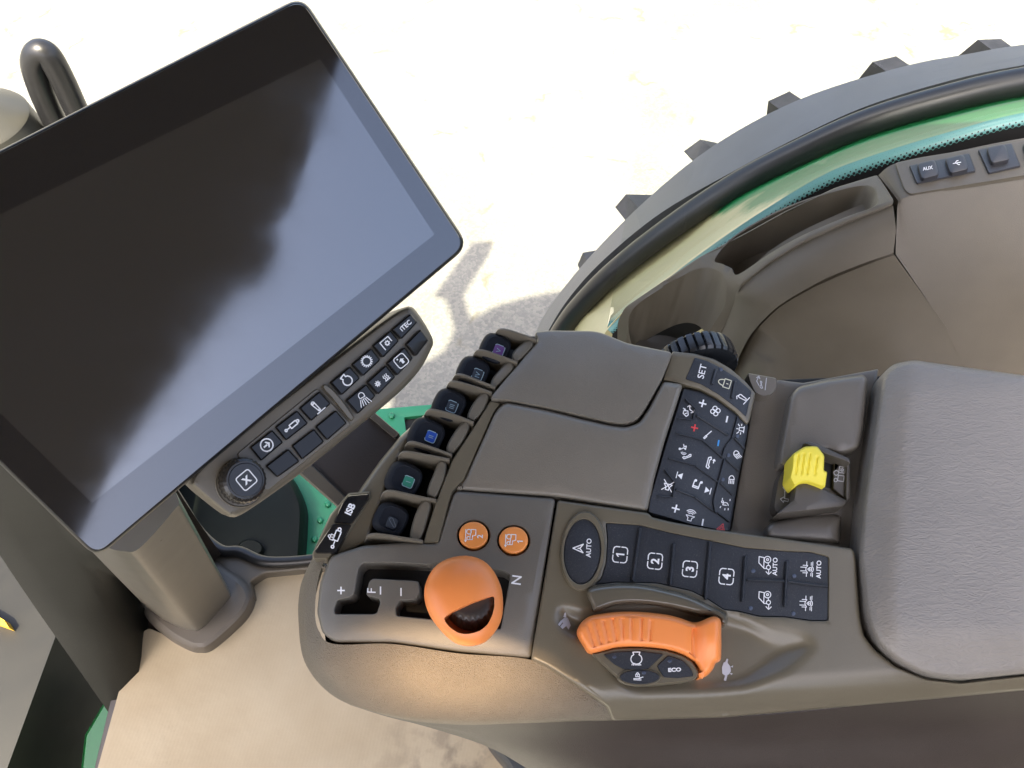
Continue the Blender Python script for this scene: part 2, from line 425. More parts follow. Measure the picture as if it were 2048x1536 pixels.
# ---- fender: bands traced on planes parallel to the tractor
E0 = [(1080, 646), (1115, 592), (1182, 511), (1287, 405), (1422, 295), (1596, 200), (1799, 135), (1935, 108), (2048, 89), (2300, 60)]
E1 = [(1098, 659), (1150, 581), (1221, 507), (1326, 423), (1468, 342), (1603, 271), (1739, 210), (1908, 159), (2048, 130), (2300, 90)]
E2 = [(1152, 659), (1196, 616), (1256, 564), (1361, 486), (1468, 403), (1603, 335), (1739, 278), (1908, 230), (2048, 198), (2300, 160)]
E4 = [(1215, 659), (1262, 612), (1305, 581), (1400, 508), (1502, 437), (1637, 355), (1739, 313), (1908, 261), (2048, 225), (2300, 185)]
def tr(E, Y): return [YP(Y)(*p) for p in E]
fd = thing('rear_fender', 'green rear fender with dark grey flat extension and black edge tube', 'fender', (1.15, 1.2, 0))
def low(c, dx=0, dy=0, dz=-.02): return [p+Vector((dx, dy, dz)) for p in c]
ext0 = [(1000, 790)]+E0; 
a_, b_ = tr([(1030, 760)]+E0, YF), tr([(1040, 780)]+E1, 1.36)
loftw('fender_extension', [a_, b_, low(b_, 0, 0, -.03), low(a_, 0, 0, -.03)], EXTB, fd, closed=True)
mid = [((p[0]+q[0])/2, (p[1]+q[1])/2) for p, q in zip(E1, E2)]
mid = [(1060, 770)]+mid
tube('edge_tube', tr(mid, 1.30), .028, ROD, fd, 20)
c_, d_ = tr([(1080, 790)]+E2, 1.27), tr([(1120, 800)]+E4, .98)
mm_ = [(p+q)/2+Vector((0, 0, .012)) for p, q in zip(c_, d_)]
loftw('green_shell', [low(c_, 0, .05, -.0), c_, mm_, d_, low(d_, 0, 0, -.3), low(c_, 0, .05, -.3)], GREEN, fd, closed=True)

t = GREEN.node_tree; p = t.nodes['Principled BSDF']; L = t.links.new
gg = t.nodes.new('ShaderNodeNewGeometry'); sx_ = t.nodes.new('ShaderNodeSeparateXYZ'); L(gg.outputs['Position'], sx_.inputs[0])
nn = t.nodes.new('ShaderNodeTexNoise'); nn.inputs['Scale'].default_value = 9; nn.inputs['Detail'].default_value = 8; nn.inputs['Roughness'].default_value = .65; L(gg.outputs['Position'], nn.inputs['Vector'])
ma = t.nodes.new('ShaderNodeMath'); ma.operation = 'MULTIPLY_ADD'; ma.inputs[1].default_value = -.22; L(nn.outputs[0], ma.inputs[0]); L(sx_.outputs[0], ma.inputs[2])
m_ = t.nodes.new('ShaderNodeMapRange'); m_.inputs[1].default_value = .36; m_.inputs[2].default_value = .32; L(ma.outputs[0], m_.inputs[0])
mx_ = t.nodes.new('ShaderNodeMix'); mx_.data_type = 'RGBA'; mx_.inputs[7].default_value = (.40, .37, .19, 1); L(m_.outputs[0], mx_.inputs[0])  # pale straw tone on the forward part, noise breaks its edge
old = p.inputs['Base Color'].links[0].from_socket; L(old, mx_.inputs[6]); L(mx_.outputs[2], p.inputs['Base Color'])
# ---- side window: glass with a dotted band round its lower edge
def frit_mat():
    m = bpy.data.materials.new('dotted_glass_edge'); m.use_nodes = True; t = m.node_tree; L = t.links.new
    p = t.nodes['Principled BSDF']; p.inputs['Roughness'].default_value = .35
    uv = t.nodes.new('ShaderNodeUVMap'); uv.uv_map = 'UVMap'
    mp = t.nodes.new('ShaderNodeMapping'); mp.inputs['Rotation'].default_value = (0, 0, R(45)); L(uv.outputs[0], mp.inputs[0])
    v = t.nodes.new('ShaderNodeTexVoronoi'); v.inputs['Randomness'].default_value = 0; v.inputs['Scale'].default_value = 190; v.voronoi_dimensions = '2D'
    L(mp.outputs[0], v.inputs['Vector'])
    sp = t.nodes.new('ShaderNodeSeparateXYZ'); L(uv.outputs[0], sp.inputs[0])
    mr = t.nodes.new('ShaderNodeMapRange'); mr.inputs[1].default_value = .008; mr.inputs[2].default_value = .024; mr.inputs[3].default_value = .05; mr.inputs[4].default_value = .78
    L(sp.outputs[1], mr.inputs[0])
    lt = t.nodes.new('ShaderNodeMath'); lt.operation = 'LESS_THAN'; L(v.outputs['Distance'], lt.inputs[0]); L(mr.outputs[0], lt.inputs[1])
    mx = t.nodes.new('ShaderNodeMix'); mx.data_type = 'RGBA'; mx.inputs[6].default_value = (.13, .33, .31, 1); mx.inputs[7].default_value = (.006, .006, .006, 1)
    L(lt.outputs[0], mx.inputs[0]); L(mx.outputs[2], p.inputs['Base Color']); return m
def glass_mat():
    m = bpy.data.materials.new('window_glass'); m.use_nodes = True; t = m.node_tree; L = t.links.new
    t.nodes.remove(t.nodes['Principled BSDF']); out = t.nodes['Material Output']
    tr_ = t.nodes.new('ShaderNodeBsdfTransparent'); tr_.inputs[0].default_value = (.94, .97, .95, 1)
    gl = t.nodes.new('ShaderNodeBsdfGlossy'); gl.inputs['Roughness'].default_value = 0.0
    fr = t.nodes.new('ShaderNodeFresnel'); fr.inputs[0].default_value = 1.3
    mx = t.nodes.new('ShaderNodeMixShader'); L(fr.outputs[0], mx.inputs[0]); L(tr_.outputs[0], mx.inputs[1]); L(gl.outputs[0], mx.inputs[2]); L(mx.outputs[0], out.inputs[0])
    return m
sw = thing('side_window', 'curved side window glass with teal dotted lower edge behind the storage panel', 'window', (.6, .84, 1.9))
E5 = [(1225, 668), (1272, 628), (1320, 590), (1404, 520), (1506, 455), (1644, 378), (1745, 340), (1908, 288), (2048, 252), (2300, 212)]
f4 = cat(tr(E4, .86) and [tuple(p) for p in tr(E4, .86)], 8, False); f5 = cat([tuple(p) for p in tr(E5, .845)], 8, False)
V = [Vector(p) for p in f4]+[Vector(p) for p in f5]; n = len(f4); 
Fc = [(i, i+1, n+i+1, n+i) for i in range(n-1)]
fo = mesh_obj('dotted_edge', V, Fc, frit_mat(), sw, 60)
me = fo.data; uvl = me.uv_layers.new(name='UVMap'); acc = [0]
for i in range(1, n): acc.append(acc[-1]+(Vector(f4[i])-Vector(f4[i-1])).length)
off = Vector(sw.location)
def uvof(co):
    w_ = co+off; best = None
    for i in range(n):
        d4 = (w_-Vector(f4[i])).length; d5 = (w_-Vector(f5[i])).length
        if best is None or min(d4, d5) < best[0]: best = (min(d4, d5), acc[i], 0 if d4 < d5 else (Vector(f4[i])-Vector(f5[i])).length)
    return best[1], best[2]
cache = [uvof(v.co) for v in me.vertices]
for lp in me.loops: uvl.data[lp.index].uv = cache[lp.vertex_index]
md = fo.modifiers.new('solid', 'SOLIDIFY'); md.thickness = .004; md.offset = -1
# the pane above it, up to the roof
top_ = [Vector((p[0], .87, 3.12)) for p in f4]
E3 = [(1178, 659), (1221, 609), (1291, 546), (1396, 469), (1450, 428), (1484, 402)]
E3b = [(1205, 664), (1262, 613), (1330, 560), (1405, 504), (1455, 452), (1484, 402)]
E2c = [(1152, 659), (1196, 616), (1256, 564), (1361, 486), (1430, 433), (1482, 396)]
PALE_LINER = mat('pale_liner', (.42, .41, .22), .7, .4, 200, .15, vscale=14)  # pale straw colour, assigned to no part
a1, a2, a3 = tr(E2c, 1.255), tr(E3, 1.20), tr(E3b, 1.0)
mesh_obj('window_pane', [Vector(p)+Vector((0, .004, 0)) for p in f4]+top_, [(i, i+1, n+i+1, n+i) for i in range(n-1)], glass_mat(), sw, 60)

# ---- right side storage panel (cup holder, long pocket, sockets)
def bool_cut(o, cutters):
    for c in cutters:
        md = o.modifiers.new('cut', 'BOOLEAN'); md.operation = 'DIFFERENCE'; md.object = c; md.solver = 'EXACT'
    dg = bpy.context.evaluated_depsgraph_get(); dg.update()
    me = bpy.data.meshes.new_from_object(o.evaluated_get(dg)); o.modifiers.clear(); o.data = me
    for p in me.polygons: p.use_smooth = True
    me.set_sharp_from_angle(angle=R(32))
    for c in cutters: bpy.data.objects.remove(c)
sp_ = thing('storage_panel', 'taupe plastic side storage panel with cup holder, long pocket and power sockets', 'storage panel', (.5, .7, 1.6))
A = [(1236, 692), (1236, 640), (1250, 612), (1326, 560), (1400, 511), (1502, 457), (1569, 420), (1671, 372), (1757, 346)]
B = [(1400, 740), (1425, 690), (1452, 645), (1470, 600), (1484, 566), (1545, 517), (1612, 477), (1700, 437), (1792, 402)]
C = [(1440, 790), (1470, 730), (1500, 672), (1537, 630), (1572, 602), (1642, 562), (1690, 541), (1740, 522), (1787, 506)]
pb, pc = tr(B, .70), tr(C, .655)
def surf_ab(px, py):
    """a point of the tray's upper face under a picture position: fit plane Y~ between A and B"""
    best = None
    Af = cat(A, 10, False); Bf = cat(B, 10, False)
    for a, b in zip(Af, Bf):
        dx, dy = b[0]-a[0], b[1]-a[1]; t = ((px-a[0])*dx+(py-a[1])*dy)/(dx*dx+dy*dy)
        d = math.hypot(px-a[0]-t*dx, py-a[1]-t*dy)
        if best is None or d < best[0]: best = (d, t)
    t = max(-.1, min(1.1, best[1])); return YP(.80*(1-t)+.70*t)(px, py)
class TrayTop:
    n = Vector((0, 0, 1))
    def __call__(s, x, y, h=0): return surf_ab(x, y)+Vector((0, 0, h*.001))
TT = TrayTop()
cup = cat([(1257, 652), (1270, 613), (1326, 574), (1379, 544), (1417, 536), (1445, 550), (1453, 580), (1446, 616), (1426, 650), (1395, 690), (1340, 715), (1275, 705)], 4)
slot = cat([(1430, 517), (1474, 470), (1572, 416), (1678, 380), (1735, 371), (1755, 392), (1748, 412), (1690, 434), (1607, 469), (1540, 506), (1477, 548), (1464, 536), (1445, 527)], 4)
e5b = tr([(x-2, y+3) for x, y in E5], .838)
loftw('black_border', [tr(E5, .842), low(e5b, 0, -.03, -.16), low(e5b, 0, -.02, -.16), tr(E5, .846)], SLOT, sw, closed=True)
tray = slab('storage_tray', rnd(A+[(1792, 402)]+B[::-1][1:]+[(1395, 760), (1250, 760)], 8, 3), 0, 6, TRIM, sp_, P=TT, holes=[cup, slot], hdep=125, grid=13, bev=((0, -4), (1, -2), (2.5, -.5), (4.5, 0)), hbev=2.0, angle=50)
cc_ = surf_ab(1350, 630)
mesh_obj('shaded_cup_floor', [cc_+Vector((.055*math.cos(2*math.pi*i/32), .05*math.sin(2*math.pi*i/32), -.112)) for i in range(32)]+[cc_+Vector((.055*math.cos(2*math.pi*i/32), .05*math.sin(2*math.pi*i/32), -.118)) for i in range(32)], [tuple(range(32))]+[(i, (i+1) % 32, 32+(i+1) % 32, 32+i) for i in range(32)], mat('shaded_cup_floor', (.05, .044, .036), .7), tray)  # cup floor, the well's shade put into its dark colour
slab('pocket_floor', inset(slot, -6), -80, 2, TRIM, tray, P=TT)
loftw('tray_front', [low(pb, 0, .0, -.008), [p*.5+q*.5+Vector((0, -.006, 0)) for p, q in zip(pb, pc)], pc, low(pc, 0, .012, -.004), low(pb, 0, .02, -.03)], TRIM, tray, closed=True, angle=70)
# lower front panel and the upper rear socket panel
Cc = C+[(1800, 500)]
D0 = [(1440, 795), (1472, 731), (1502, 674), (1539, 632), (1574, 604), (1644, 564), (1691, 543), (1741, 524), (1789, 507), (1796, 480), (1797, 404)]
p0 = tr([(1432, 800), (1472, 733), (1502, 675), (1539, 633), (1574, 605), (1644, 567), (1741, 527), (1789, 511)], .664)
p1 = tr([(1470, 850), (1516, 743), (1560, 722), (1620, 700), (1690, 676), (1760, 658), (1825, 646), (1880, 636)], .625)
p2 = tr([(1500, 1000), (1540, 900), (1600, 860), (1680, 840), (1760, 820), (1840, 800), (1900, 800), (2000, 800)], .56)
loftw('lower_front_panel', [p0, p1, p2, low(p2, 0, .1, 0), low(p0, 0, .1, 0)], TRIM, sp_, closed=True, label='lower front panel below the cup holder seam')
q0 = tr([(1757, 350), (1793, 326), (1901, 305), (2048, 276), (2300, 240)], .79)
q1 = tr([(1797, 402), (1822, 392), (1930, 374), (2048, 350), (2300, 315)], .715)
q2 = tr([(1791, 508), (1850, 510), (1940, 500), (2048, 480), (2300, 450)], .665)
q3 = tr([(1880, 637), (1940, 628), (2000, 618), (2100, 605), (2300, 600)], .625)
q4 = tr([(1960, 800), (2000, 800), (2050, 800), (2150, 800), (2350, 800)], .56)
loftw('rear_front_panel', [low(q0, 0, 0, -.2), q0, q1, [v+Vector((0, -.004, -.006)) for v in q1], q2, q3, q4, low(q4, 0, .1, 0)], TRIM, sp_, closed=True)
# socket plate
no_ = ((q1[1]-q0[1]).cross(q0[3]-q0[1])).normalized()
if no_.z < 0: no_ = -no_
SPL = Pl(q0[1], no_)
z9 = lambda p: sc(p, 1400, 0, .3386)
slab('socket_plate', rnd(z9([(1150, 962), (1300, 930), (1914, 830), (2400, 745), (2400, 960), (1914, 1040), (1240, 1150), (1205, 1120)]), 8), 2.5, 4, TRIM, sp_, P=SPL, bev=((0, -1.5), (1.5, 0)))
def sockcap(pts, cap, label, lift=5):
    o = slab('socket', rnd(z9(pts), 3), lift, 3, mat('socket_black', (.03, .03, .034), .4, .2), sp_, P=SPL, bev=((0, -1), (1.5, 0)), label=label)
    c = slab('socket_cap', rnd(z9(cap), 8), lift+5, 5, mat('socket_black', (.03, .03, .034), .4), o, P=SPL, bev=((0, -1.6), (1.5, -.4), (4, 0)))
    return o
s1 = sockcap([(1235, 978), (1590, 905), (1630, 1010), (1280, 1085)], [(1280, 965), (1385, 940), (1415, 1035), (1310, 1062)], 'black socket with lettered cap')
text(s1, 'AUX', z9([(1345, 993)])[0], 7, 10, 10.6, P=SPL)
slab('socket_cap', rnd(z9([(1445, 935), (1555, 908), (1590, 1000), (1478, 1028)]), 8), 10, 5, mat('socket_black', (.03, .03, .034), .4), s1, P=SPL, bev=((0, -1.6), (1.5, -.4), (4, 0)))
icon(s1, [[(-1, 0), (1, 0)], [(-.5, 0), (0, .5), (.4, .5)], [(-.2, 0), (.3, -.5), (.6, -.5)]], z9([(1518, 962)])[0], 8, 10, 10.6, 1.6, P=SPL)
s2 = sockcap([(1642, 885), (1840, 845), (1895, 980), (1705, 1025)], [(1690, 870), (1800, 848), (1832, 945), (1722, 968)], 'black socket with brown cap')
slab('socket_body', rnd(z9([(1905, 850), (2200, 800), (2200, 940), (1935, 985)]), 8), 6, 5, mat('socket_black', (.03, .03, .034), .4), sp_, P=SPL, bev=((0, -1.6), (2, 0)))

# ================================================================== CAB SHELL
CABM = mat('cab_lining', (.085, .068, .054), .7, .3, 700, .05)
roof = thing('cab_roof', 'grey cab roof lining over the driver above the console', 'cab roof', (0, 0, 3.2))
YS = SUND.y/SUND.z
def ro(px, py, z=3.2):                       # roof rim point whose shadow lies at this spot of the ground
    q = GP(px, py); k = z/SUND.z; return (q+SUND*k)
rim = [(-1.15, -.9), (-1.2, .5)]
for p in ((862, 716), (886, 702), (906, 668), (935, 640), (1000, 608), (1060, 592), (1115, 583)):
    q = ro(*p); rim.append((q.x, q.y))
yy = rim[-1][1]
rim += [(.20, 1.08), (1.1, 1.08), (1.1, .62), (.50, .60), (.53, .46), (.555, .32), (.54, .27), (.57, .25), (.585, .20), (.57, .15), (.53, .14), (.50, .02), (.44, -.25), (.44, -.9)]
hole = []  # added roof opening, shaped to drop a sun patch on the console side
for p in ((600, 1360), (640, 1250), (780, 1200), (940, 1240), (1100, 1290), (1200, 1370), (1200, 1460), (1000, 1540), (680, 1540)):
    q = CP(*p); q = q+SUND*((3.185-q.z)/SUND.z); hole.append((q.x, q.y))
def flat_poly(name, out, holes, z0, z1_, m, parent):
    V = []; Fc = []
    loops = [out]+holes; pts = [Vector(p) for l in loops for p in l]; ed = []; s = 0
    for l in loops: ed += [(s+i, s+(i+1) % len(l)) for i in range(len(l))]; s += len(l)
    ov, oe, of, iv, ie, if_ = delaunay_2d_cdt(pts, ed, [], 0, 1e-6); n = len(ov)
    V = [Vector((v.x, v.y, z0)) for v in ov]+[Vector((v.x, v.y, z1_)) for v in ov]
    for f in of:
        cx = sum(ov[i].x for i in f)/3; cy = sum(ov[i].y for i in f)/3
        if inside(cx, cy, out) and not any(inside(cx, cy, h_) for h_ in holes):
            Fc.append(tuple(f)); Fc.append(tuple(n+i for i in reversed(f)))
    s = 0
    for l in loops:
        k = len(l); Fc += [(s+i, s+(i+1) % k, n+s+(i+1) % k, n+s+i) for i in range(k)]; s += k
    return mesh_obj(name, V, Fc, m, parent, 30)
lining = flat_poly('roof_lining', rim, [hole], 3.17, 3.20, CABM, roof)
tg = bpy.data.materials.new('sun_softening_tint'); tg.use_nodes = True
tg.node_tree.nodes.remove(tg.node_tree.nodes['Principled BSDF']); tn = tg.node_tree.nodes.new('ShaderNodeBsdfTransparent'); tn.inputs[0].default_value = (.62, .50, .40, 1)
tn_ = tg.node_tree; gtc = tn_.nodes.new('ShaderNodeTexCoord'); gmp = tn_.nodes.new('ShaderNodeMapping')
hx = [p[0] for p in hole]; hyy = [p[1] for p in hole]; hcx, hcy = sum(hx)/len(hx), sum(hyy)/len(hyy)
gmp.vector_type = 'TEXTURE'; gmp.inputs['Location'].default_value = (hcx, hcy-.0, -.015); gmp.inputs['Scale'].default_value = ((max(hx)-min(hx))*.62, (max(hyy)-min(hyy))*.62, 1)
gg = tn_.nodes.new('ShaderNodeTexGradient'); gg.gradient_type = 'QUADRATIC_SPHERE'; tn_.links.new(gtc.outputs['Object'], gmp.inputs[0]); tn_.links.new(gmp.outputs[0], gg.inputs[0])
gr = tn_.nodes.new('ShaderNodeValToRGB'); gr.color_ramp.elements[0].color = (0, 0, 0, 1); gr.color_ramp.elements[1].color = (.62, .47, .36, 1); gr.color_ramp.elements[1].position = .62
tn_.links.new(gg.outputs[0], gr.inputs[0]); tn_.links.new(gr.outputs[0], tn.inputs[0])
tg.node_tree.links.new(tn.outputs[0], tg.node_tree.nodes['Material Output'].inputs[0])
mesh_obj('added_roof_pane', [Vector((x, y, 3.185)) for x, y in hole], [tuple(range(len(hole)))], tg, roof)  # added pane, its tint darkens outwards to soften the sun patch
SEATM = mat('seat_fabric', (.035, .034, .034), .85, .5, 400, .1)
st_ = thing('driver_seat', 'dark driver seat beside the console', 'seat', (.35, -.3, 1.6))
box('seat_cushion', (.30, -.30, 2.03), (.56, .54, .14), SEATM, st_, .05)
box('backrest', (.66, -.30, 2.42), (.14, .52, .74), SEATM, st_, .05)
box('pedestal', (.32, -.30, 1.78), (.40, .40, .36), SEATM, st_, .03)
dr_ = thing('left_door', 'dark lower panel of the left door, raised to block light', 'door', (0, -.88, 1.6))
box('door_panel', (0, -.90, 1.98), (2.0, .05, .80), CABM, dr_, .02)  # out of view, panel made taller to cut the light from the left
rw_ = thing('rear_wall', 'dark lower rear wall of the cab, raised to block light', 'wall', (1.05, 0, 1.6))
box('wall_panel', (1.12, -.05, 2.05), (.05, 1.6, .9), CABM, rw_, .02)  # out of view, made taller to darken the cab interior
# mirror out over the ground: only its shadow is in the picture
mr = thing('side_mirror', 'exterior mirror on an arm whose shadow falls on the gravel', 'mirror', (0, 0, 2.5))
def shp(px, py, z): return GP(px, py)+SUND*(z/SUND.z)
mc = [shp(*p, 2.7) for p in ((868, 592), (903, 604), (920, 603), (978, 510), (983, 490), (940, 492))]
V = [p+Vector((0, 0, 0)) for p in mc]+[p+Vector((0, 0, .06)) for p in mc]
mesh_obj('mirror_head', V, [tuple(range(6)), tuple(11-i for i in range(6))]+[(i, (i+1) % 6, 6+(i+1) % 6, 6+i) for i in range(6)], EXTB, mr)
tube('mirror_arm', [shp(908, 590, 2.72), shp(918, 622, 2.85), shp(925, 655, 3.0), shp(925, 690, 3.19)], .045, ROD, mr)

floor = thing('cab_floor', 'dark cab floor under the cardboard sheet', 'floor', (0, 0, 1.6))
slab('floor_plate', [(150, 1700), (235, 1345), (285, 1240), (420, 1112), (620, 1122), (1100, 1100), (2300, 1100), (2600, 1700)], -4, 60, DARKB, floor, P=FP)
slab('sill_trim', rnd([(415, 1128), (438, 1106), (468, 1102), (534, 1131), (640, 1124), (660, 1136), (528, 1148), (502, 1164), (508, 1196), (480, 1200), (430, 1160)], 6), 26, 40, TRIM, floor, P=FP, bev=((0, -6), (2, -2), (5, 0)))
def board_mat():
    m = bpy.data.materials.new('corrugated_card'); m.use_nodes = True; t = m.node_tree; L = t.links.new
    p = t.nodes['Principled BSDF']; p.inputs['Roughness'].default_value = .8; p.inputs['Specular IOR Level'].default_value = .25
    tc = t.nodes.new('ShaderNodeTexCoord'); mp = t.nodes.new('ShaderNodeMapping'); mp.inputs['Rotation'].default_value = (0, 0, R(8)); L(tc.outputs['Object'], mp.inputs[0])
    wv = t.nodes.new('ShaderNodeTexWave'); wv.inputs['Scale'].default_value = 55; wv.inputs['Distortion'].default_value = .6; wv.bands_direction = 'X'; L(mp.outputs[0], wv.inputs[0])
    n = t.nodes.new('ShaderNodeTexNoise'); n.inputs['Scale'].default_value = 9; n.inputs['Detail'].default_value = 8; L(tc.outputs['Object'], n.inputs['Vector'])
    cr = t.nodes.new('ShaderNodeValToRGB'); cr.color_ramp.elements[0].position = .3; cr.color_ramp.elements[0].color = (.33, .27, .182, 1); cr.color_ramp.elements[1].position = .7; cr.color_ramp.elements[1].color = (.38, .32, .225, 1)
    L(n.outputs[0], cr.inputs[0]); mx = t.nodes.new('ShaderNodeMix'); mx.data_type = 'RGBA'; mx.blend_type = 'MULTIPLY'; mx.inputs[0].default_value = .015
    L(cr.outputs[0], mx.inputs[6]); L(wv.outputs['Color'], mx.inputs[7])
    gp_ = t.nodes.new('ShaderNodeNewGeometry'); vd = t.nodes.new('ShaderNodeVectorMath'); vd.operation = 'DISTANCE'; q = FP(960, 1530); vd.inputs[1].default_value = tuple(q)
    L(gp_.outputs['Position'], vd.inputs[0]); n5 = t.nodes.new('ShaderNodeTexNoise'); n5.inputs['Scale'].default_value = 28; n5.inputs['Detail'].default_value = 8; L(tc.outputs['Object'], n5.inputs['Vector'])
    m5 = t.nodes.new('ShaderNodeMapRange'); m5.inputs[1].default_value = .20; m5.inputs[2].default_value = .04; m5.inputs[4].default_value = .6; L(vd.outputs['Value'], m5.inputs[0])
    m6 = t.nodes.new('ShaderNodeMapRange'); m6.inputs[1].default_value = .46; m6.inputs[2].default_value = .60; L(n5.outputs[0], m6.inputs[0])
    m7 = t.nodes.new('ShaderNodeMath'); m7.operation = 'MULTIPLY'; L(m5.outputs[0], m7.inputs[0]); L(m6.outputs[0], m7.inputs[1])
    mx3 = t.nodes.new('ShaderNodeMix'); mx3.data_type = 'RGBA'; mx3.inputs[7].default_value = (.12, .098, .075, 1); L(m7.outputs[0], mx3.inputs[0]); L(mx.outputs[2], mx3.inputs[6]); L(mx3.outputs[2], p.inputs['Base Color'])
    # muddy scuffs
    b = t.nodes.new('ShaderNodeBump'); b.inputs['Strength'].default_value = .25; b.inputs['Distance'].default_value = .0012
    ad = t.nodes.new('ShaderNodeMath'); ad.inputs[1].default_value = 14.0; ad.operation = 'MULTIPLY_ADD'; w2 = t.nodes.new('ShaderNodeMath'); w2.operation = 'MULTIPLY'; w2.inputs[1].default_value = .25; L(wv.outputs['Fac'], w2.inputs[0])
    L(n.outputs[0], ad.inputs[0]); L(w2.outputs[0], ad.inputs[2])
    L(ad.outputs[0], b.inputs['Height']); L(b.outputs[0], p.inputs['Normal']); return m
cb = thing('cardboard_sheet', 'tan corrugated cardboard sheet lying on the cab floor', 'cardboard', (-.3, .2, 1.6))
slab('sheet', rnd([(150, 1700), (250, 1339), (283, 1266), (298, 1256), (320, 1266), (400, 1290), (497, 1235), (510, 1196), (500, 1163), (527, 1146), (640, 1136), (900, 1120), (1400, 1300), (1400, 1700)], 12),
     lambda x, y: 5+3*math.sin(x*.012+y*.004)+1.2*math.sin(y*.02), 4, board_mat(), cb, P=FP, grid=26, bev=((0, 0), (1, 0)))
# monitor post with its collar
po = thing('monitor_post', 'sleek taupe post rising from a collar on the floor behind the display', 'post', (-.56, .42, 1.6))
slab('collar', cat([(288, 1217), (298, 1243), (335, 1276), (375, 1298), (396, 1302), (420, 1297), (462, 1262), (494, 1228), (507, 1192), (492, 1160), (455, 1135), (425, 1120), (380, 1140), (310, 1190)], 4), 42, 44, mat('collar_plastic', (.10, .088, .078), .5, .3, 900, .05), po, P=FP, bev=((0, -26), (3, -14), (8, -5), (16, 0)))
base = cat([(286, 1200), (320, 1235), (358, 1256), (385, 1263), (408, 1258), (455, 1206), (462, 1190), (440, 1150), (400, 1110), (330, 1150)], 5)
b0 = [Pl((0, 0, 1.63), (0, 0, 1))(*p) for p in base]
def shift(pts, dx, dy, k, c=(375, 1200)): return [(c[0]+(x-c[0])*k+dx, c[1]+(y-c[1])*k+dy) for x, y in pts]
N = len(base); V = list(b0); steps = 5
for j in range(1, steps+1):
    f = j/steps; z = 1.63+.62*f; c = (375-.0, 1200)
    q = shift(base, -135*f*1.05, -178*f*1.05, 1+.42*f)
    V += [Pl((0, 0, z), (0, 0, 1))(*p) for p in q]
Fc = [(j*N+i, j*N+(i+1) % N, (j+1)*N+(i+1) % N, (j+1)*N+i) for j in range(steps) for i in range(N)]+[tuple(steps*N+i for i in range(N))]
mesh_obj('post_shell', V, Fc, mat('post_plastic', (.13, .118, .100), .34, 0, 900, .03), po, 60)

# seen through the windscreen: pillar, bonnet, frame
PILM = mat('pillar_trim', (.022, .022, .018), .45, .3, 600, .1, vscale=12, dust=.25, spec=.2)
pil = thing('windscreen_pillar', 'wide dark rounded windscreen pillar beside the display', 'pillar', (-.78, .3, 1.5))
def pp(px, py, z): return Pl((0, 0, z), (0, 0, 1))(px, py)
la = [pp(-260, 640, 2.45), pp(-150, 830, 2.2), pp(-10, 1095, 1.9), pp(200, 1400, 1.6), pp(260, 1490, 1.5)]
lb = [pp(-100, 700, 2.52), pp(0, 880, 2.27), pp(100, 1030, 1.97), pp(255, 1300, 1.66), pp(305, 1400, 1.55)]
lc = [pp(0, 740, 2.45), pp(60, 890, 2.2), pp(200, 1100, 1.9), pp(296, 1225, 1.6), pp(370, 1330, 1.5)]
ld = [p+Vector((-.05, .12, 0)) for p in lb]
loftw('pillar_cover', [la, [(a+b)/2+Vector((0, -.012, .006)) for a, b in zip(la, lb)], lb, [(a+b)/2+Vector((0, -.004, .012)) for a, b in zip(lb, lc)], lc, ld], PILM, pil, closed=True, angle=70)
hd = thing('engine_bonnet', 'dark green tractor bonnet with a yellow stripe seen through the windscreen', 'bonnet', (-1.6, .1, 1.0))
HOODM = mat('bonnet_paint', (.012, .011, .008), .5, .05, 200, .08)
def bx(x0, y0, x1, y1, z): return [Vector((x0, y0, z)), Vector((x1, y1, z))]
hc = [[Vector((x, y, z)) for x in (-3.2, -2.2, -1.4, -.84)] for y, z in ((-.42, .8), (-.42, 1.38), (-.36, 1.47), (0, 1.52), (.55, 1.50), (1.0, 1.40), (1.05, .8))]
loftw('bonnet_shell', hc, HOODM, hd, closed=True)
hy = [pp(-60, 1200, 1.525), pp(-60, 1228, 1.525), pp(18, 1256, 1.525), pp(8, 1240, 1.525)]
mesh_obj('stripe', hy+[p-Vector((0, 0, .02)) for p in hy], [(0, 1, 2, 3), (0, 1, 5, 4), (1, 2, 6, 5), (2, 3, 7, 6), (3, 0, 4, 7)], mat('stripe_yellow', (.6, .34, .02), .4), hd)
slab('side_frame', [(160, 1560), (170, 1470), (205, 1410), (240, 1385), (262, 1330), (300, 1330), (300, 1700), (160, 1700)], -60, 300, mat('green_side', (.006, .09, .02), .3, coat=.4), hd, P=Pl((0, 0, 1.5), (0, 0, 1)), bev=((0, -12), (4, 0)))

XP = Pl((0, 0, 1.15), (0, 0, 1))
fr = thing('green_step_frame', 'green painted steel step frame with round bolts below the door', 'frame', (-.6, 1.0, .9))
slab('frame_plate', [(700, 824), (760, 818), (900, 806), (1060, 800), (1060, 1250), (520, 1250), (520, 960)], 0, 20, GREEND, fr, P=XP, holes=[rnd([(808, 834), (870, 828), (872, 858), (812, 862)], 4)], hdep=60)
for c in ((783, 831), (756, 852), (640, 1040), (628, 1078), (636, 1097), (700, 1060), (655, 1008)):
    slab('bolt', circ(c[0], c[1], 6), 9, 12, GREEND, fr, P=XP, bev=((0, -4), (1.5, -1), (3, 0)))
slab('slot_box', rnd([(800, 828), (880, 822), (882, 866), (806, 870)], 3), -14, 30, SLOT, fr, P=XP)
tk = thing('fuel_tank', 'glossy black fuel tank corner behind the key bar', 'tank', (-.8, 1.0, .7))
